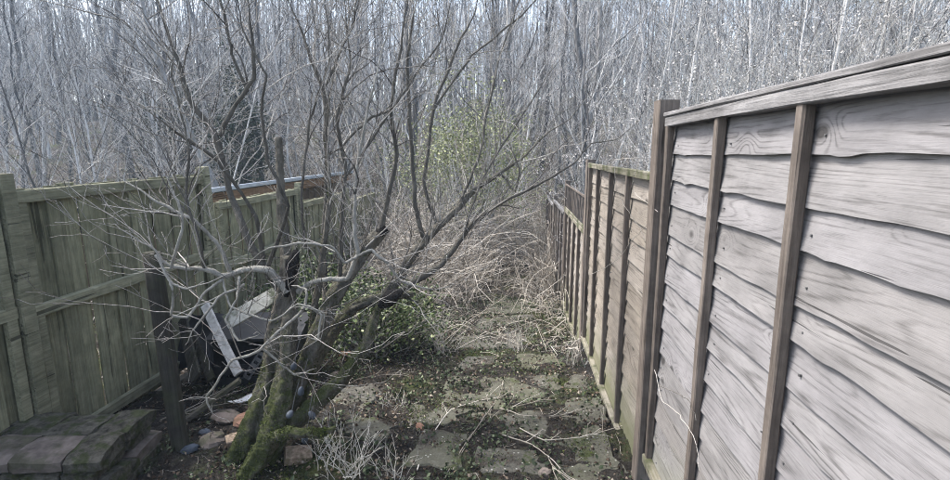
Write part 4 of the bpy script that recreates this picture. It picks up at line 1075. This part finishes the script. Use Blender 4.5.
# ------------------------------------------------------------------ fallen canes, dead stems
def cane_on_ground(pts, w, label, name='fallen_cane', lift=0.02, mat='pale_cane'):
    P = []
    for px, py, *h in pts:
        hh = h[0] if h else lift; p = U(px, py, Z=0.05)
        for _ in range(3): p = U(px, py, Z=gz1(p[0], p[1]) + hh)
        P.append(p)
    P, Rv = smooth_line(P, np.linspace(w, w * 0.5, len(P)) * 0.75, 6)
    P[:, :2] += np.cumsum(rng.normal(0, 0.0025, (len(P), 2)), 0)
    P[:, 2] = np.maximum(P[:, 2], ground_z(P[:, 0], P[:, 1]) + 0.01)
    b = P[0].copy(); out = [(P - b, Rv)]
    for q in range(5):
        i = int(rng.uniform(0.3, 0.95) * (len(P) - 2)); dr = unit(P[i + 1] - P[i])
        grow(out, P[i] - b, dr + np.array([rng.normal(0, 0.5), rng.normal(0, 0.5), rng.uniform(0, 0.3)]), rng.uniform(0.08, 0.3), w * 0.45, 1, rng, (2,), 0.6, 0, 0.12, 5)
    o = build_tubes(MB(), out, 5, 0.0012).build(name, MAT[mat]); o.location = b
    return tag(o, label, 'fallen cane', 'fallen canes on the path')
FALL = [
    ([(418, 470), (432, 436), (452, 410), (470, 404), (500, 398)], 0.006, 'long pale cane crossing the cracked flagstone from the lower left'),
    ([(445, 478), (462, 450), (482, 420, 0.05), (500, 395, 0.04), (505, 376)], 0.0055, 'pale cane running up the middle of the near path'),
    ([(452, 470), (470, 440), (500, 412), (540, 402, 0.06), (565, 392)], 0.005, 'thin cane bending right across the middle flagstones'),
    ([(520, 428), (545, 440, 0.05), (580, 438, 0.05), (625, 425)], 0.006, 'forked pale cane lying toward the right fence'),
    ([(500, 434), (530, 444, 0.04), (548, 455, 0.06), (558, 480)], 0.0065, 'pale bent cane on the nearest right flagstone'),
    ([(500, 408), (520, 415, 0.05), (555, 416, 0.03), (590, 408)], 0.005, 'thin cane lying by the green slab at the fence'),
    ([(440, 345), (470, 320, 0.25), (500, 300, 0.2), (515, 290)], 0.006, 'pale cane slanting over the far end of the path'),
    ([(562, 368), (540, 330, 0.15), (522, 290, 0.55), (515, 268, 0.75)], 0.0045, 'tall pale cane leaning up at the end of the path'),
    ([(615, 385), (585, 350), (555, 315, 0.1), (512, 285, 0.45)], 0.004, 'long dark cane reaching from the fence foot to the brambles'),
    ([(455, 350), (490, 333, 0.05), (520, 345, 0.03)], 0.005, 'short pale cane curled on the far flagstones'),
    ([(160, 420), (200, 408, 0.05), (240, 402, 0.04)], 0.006, 'grey stick lying between the dark post and white scrap'),
    ([(168, 400), (205, 398, 0.06), (232, 384, 0.03)], 0.005, 'grey stick lying below the junk heap'),
    ([(330, 395), (360, 378, 0.03), (398, 372)], 0.005, 'thin stick lying on the moss under the leaning limb'),
]
for p, w, lab in FALL: cane_on_ground(p, w, lab)
# clumps of dead upright stems near the viewer
def stem_clump(px, py, n, h, label, spread=0.6, mat='white_cane', r=0.003):
    p = U(px, py, Z=0.03); z = gz1(p[0], p[1]); out = []
    for k in range(n):
        a = rng.uniform(0, 6.3); s = rng.uniform(0.2, 1) * spread
        grow(out, (rng.normal(0, 0.05), rng.normal(0, 0.04), 0), (math.cos(a) * s, math.sin(a) * s, 1), h * rng.uniform(0.5, 1.1), r * rng.uniform(0.7, 1.2), 1, rng, (2,), 0.6, 0.05, 0.13, 7)
    o = build_tubes(MB(), out, 4, 0.001).build('dead_stem_clump', MAT[mat]); o.location = (p[0], p[1], z)
    return tag(o, label, 'dead plant', 'clumps of dead stems')
stem_clump(352, 476, 26, 0.36, 'spray of white dead stems at the bottom beside the tree', 0.9)
stem_clump(330, 470, 10, 0.30, 'sparse dead stems between trunk foot and bottom spray', 0.9)
stem_clump(395, 395, 16, 0.12, 'low white tuft of dead grass on the soil left of the path', 1.3, r=0.0022)
stem_clump(392, 478, 14, 0.22, 'dead stems at the left corner of the cracked flagstone', 0.9)
stem_clump(520, 330, 16, 0.4, 'dry grass tuft on the far path', 0.8)
stem_clump(640, 400, 9, 0.5, 'thin dry stems climbing the tallest post foot', 0.35, r=0.0022)
stem_clump(440, 330, 24, 0.5, 'dry grass tuft right of the green bush', 0.8)
stem_clump(575, 345, 14, 0.35, 'dry grass tuft at the foot of the trellis panel', 0.7)
# wiry climbers on the fence
def climber(pts, label, w=0.0021):
    P = [U(px, py, X=XF - 0.07) for px, py in pts]; P, Rv = smooth_line(P, np.linspace(w, w * 0.6, len(P)), 6); b = P[0].copy()
    P[:, 0] += rng.normal(0, 0.003, len(P))
    o = MB().tubes(P - b, Rv, 5).build('climbing_stem', MAT['twig']); o.location = b
    tag(o, label, 'climbing stem', 'dry climbing stems on the right fence')
climber([(612, 160), (640, 158), (634, 178), (633, 192), (650, 205), (658, 212)], 'dry tendril looping over the mossy top rail of the buff panel')
climber([(614, 165), (617, 190), (628, 212), (640, 228), (645, 240)], 'dry tendril trailing down the middle of the buff panel')
climber([(590, 275), (605, 268), (620, 257), (632, 240), (652, 220)], 'thin dry stem curving across the lower buff panel')
climber([(655, 370), (662, 400), (680, 415), (695, 440), (699, 470)], 'thin dry stem tangled on the silver panel foot')
climber([(658, 385), (675, 392), (688, 400), (697, 420)], 'short dry tendril crossing the silver panel')

# ------------------------------------------------------------------ litter, weeds, moss cushions
rg = np.random.default_rng(88)
N = 16000
x = rg.uniform(-4.5, 0.75, N); y = 1.5 + 9 * rg.random(N) ** 1.3
onsl = surf_z(x, y) > ground_z(x, y) + 0.0085
keep_ = ~onsl | (rg.random(N) < 0.35); x, y, onsl = x[keep_], y[keep_], onsl[keep_]; N = len(x)
C = np.stack([x, y, surf_z(x, y) + 0.010], -1)
mb = MB(); L = rg.uniform(0.008, 0.030, N) * np.where(onsl, 0.6, 1) * (1 + 0.12 * (y - 2)); mb.leaves(C, L, L * 0.6, 0.12, np.where(onsl, 0.55 + 0.45 * rg.random(N), rg.random(N) ** 0.9), 0.2)
tag(mb.build('leaf_litter', MAT['dead_leaf']), 'brown dead leaves and crumbs scattered over soil and path', 'leaf litter', None, 'stuff')
nc = 760
cx = np.where(rg.random(nc) < 0.6, rg.normal(-0.35, 0.55, nc), rg.uniform(-2.4, 0.7, nc)); cx = np.clip(cx, -2.6, 0.68); cy = 1.9 + 6 * rg.random(nc) ** 1.2
sl_ = surf_z(cx, cy) > ground_z(cx, cy) + 0.0085; kk = ~sl_ | (rg.random(nc) < 0.3); cx, cy = cx[kk], cy[kk]; nc = len(cx)
C = np.stack([cx, cy, surf_z(cx, cy) + 0.01], -1)[:, None] + rg.normal(0, 1, (nc, 16, 3)) * np.array([0.05, 0.05, 0.012]); C = C.reshape(-1, 3)
C[:, 2] = np.maximum(C[:, 2], surf_z(C[:, 0], C[:, 1]) + 0.008)
mb = MB(); L = rg.uniform(0.012, 0.042, len(C)); mb.leaves(C, L, L * 0.6, 0.55)
tag(mb.build('ground_weeds', MAT['weed_leaf']), 'small green creeping weeds in the joints of the path', 'weeds', None, 'stuff')
nc = 420
cx = rg.uniform(-2.8, 0.72, nc); cy = 1.8 + 5 * rg.random(nc)
ok = (np.sin(cx * 4.1 + 1) * np.sin(cy * 3.3) + rg.normal(0, 0.3, nc)) > 0.25; cx, cy = cx[ok], cy[ok]
C = np.stack([cx, cy, surf_z(cx, cy) + 0.006], -1)[:, None] + rg.normal(0, 1, (len(cx), 90, 3)) * np.array([0.055, 0.055, 0.006]); C = C.reshape(-1, 3)
mb = MB(); mb.leaves(C, rg.uniform(0.008, 0.02, len(C)), 0.007, 0.7)
tag(mb.build('ground_moss', MAT['moss_blade']), 'bright green moss cushions on the soil round the tree', 'moss', None, 'stuff')
# crumbs of soil and grit
N = 5000
x = rg.uniform(-3.2, 0.72, N); y = 1.7 + 5 * rg.random(N) ** 1.2; z = surf_z(x, y)
r = rg.uniform(0.004, 0.016, N)[:, None, None]
octa = np.array([[1, 0, 0], [0, 1, 0], [-1, 0, 0], [0, -1, 0], [0, 0, 1]], float)
V = np.stack([x, y, z], -1)[:, None] + octa[None] * r * rg.uniform(0.6, 1.3, (N, 5, 1))
T = (np.arange(N)[:, None, None] * 5 + np.array([[0, 1, 4], [1, 2, 4], [2, 3, 4], [3, 0, 4]])[None]).reshape(-1, 3)
mb = MB(); mb.add(V.reshape(-1, 3), None, T, np.repeat(rg.random(N) ** 2, 5))
tag(mb.build('soil_crumbs', MAT['dead_leaf'], smooth=False), 'dark crumbs of soil and grit on the bare ground', 'soil', None, 'stuff')
# fine twigs strewn on the ground
canes(1400, (-3.0, 0.72), (1.8, 8.5), (0.06, 0.35), 0.0022, 90, MAT['pale_cane'], 'twig_litter', 1.2, 'fine dry twigs strewn over the soil and path', 'twig litter', n=5)

# ------------------------------------------------------------------ the damp air over the wood
hz = MB().box((0, 53.5, 14.5), (190, 150, 35)).build('haze', None, None, smooth=False)
hm = bpy.data.materials.new('haze'); hm.use_nodes = True; hn = hm.node_tree.nodes
hn.remove(hn['Principled BSDF']); pv = hn.new('ShaderNodeVolumePrincipled')
pv.inputs['Color'].default_value = (0.62, 0.80, 1.0, 1); pv.inputs['Density'].default_value = 0.0018; pv.inputs['Anisotropy'].default_value = 0.0
hm.node_tree.links.new(pv.outputs[0], hn['Material Output'].inputs['Volume'])
hz.data.materials.append(hm)
tag(hz, 'thin bluish haze hanging over the wooded slope', 'haze', None, 'stuff')
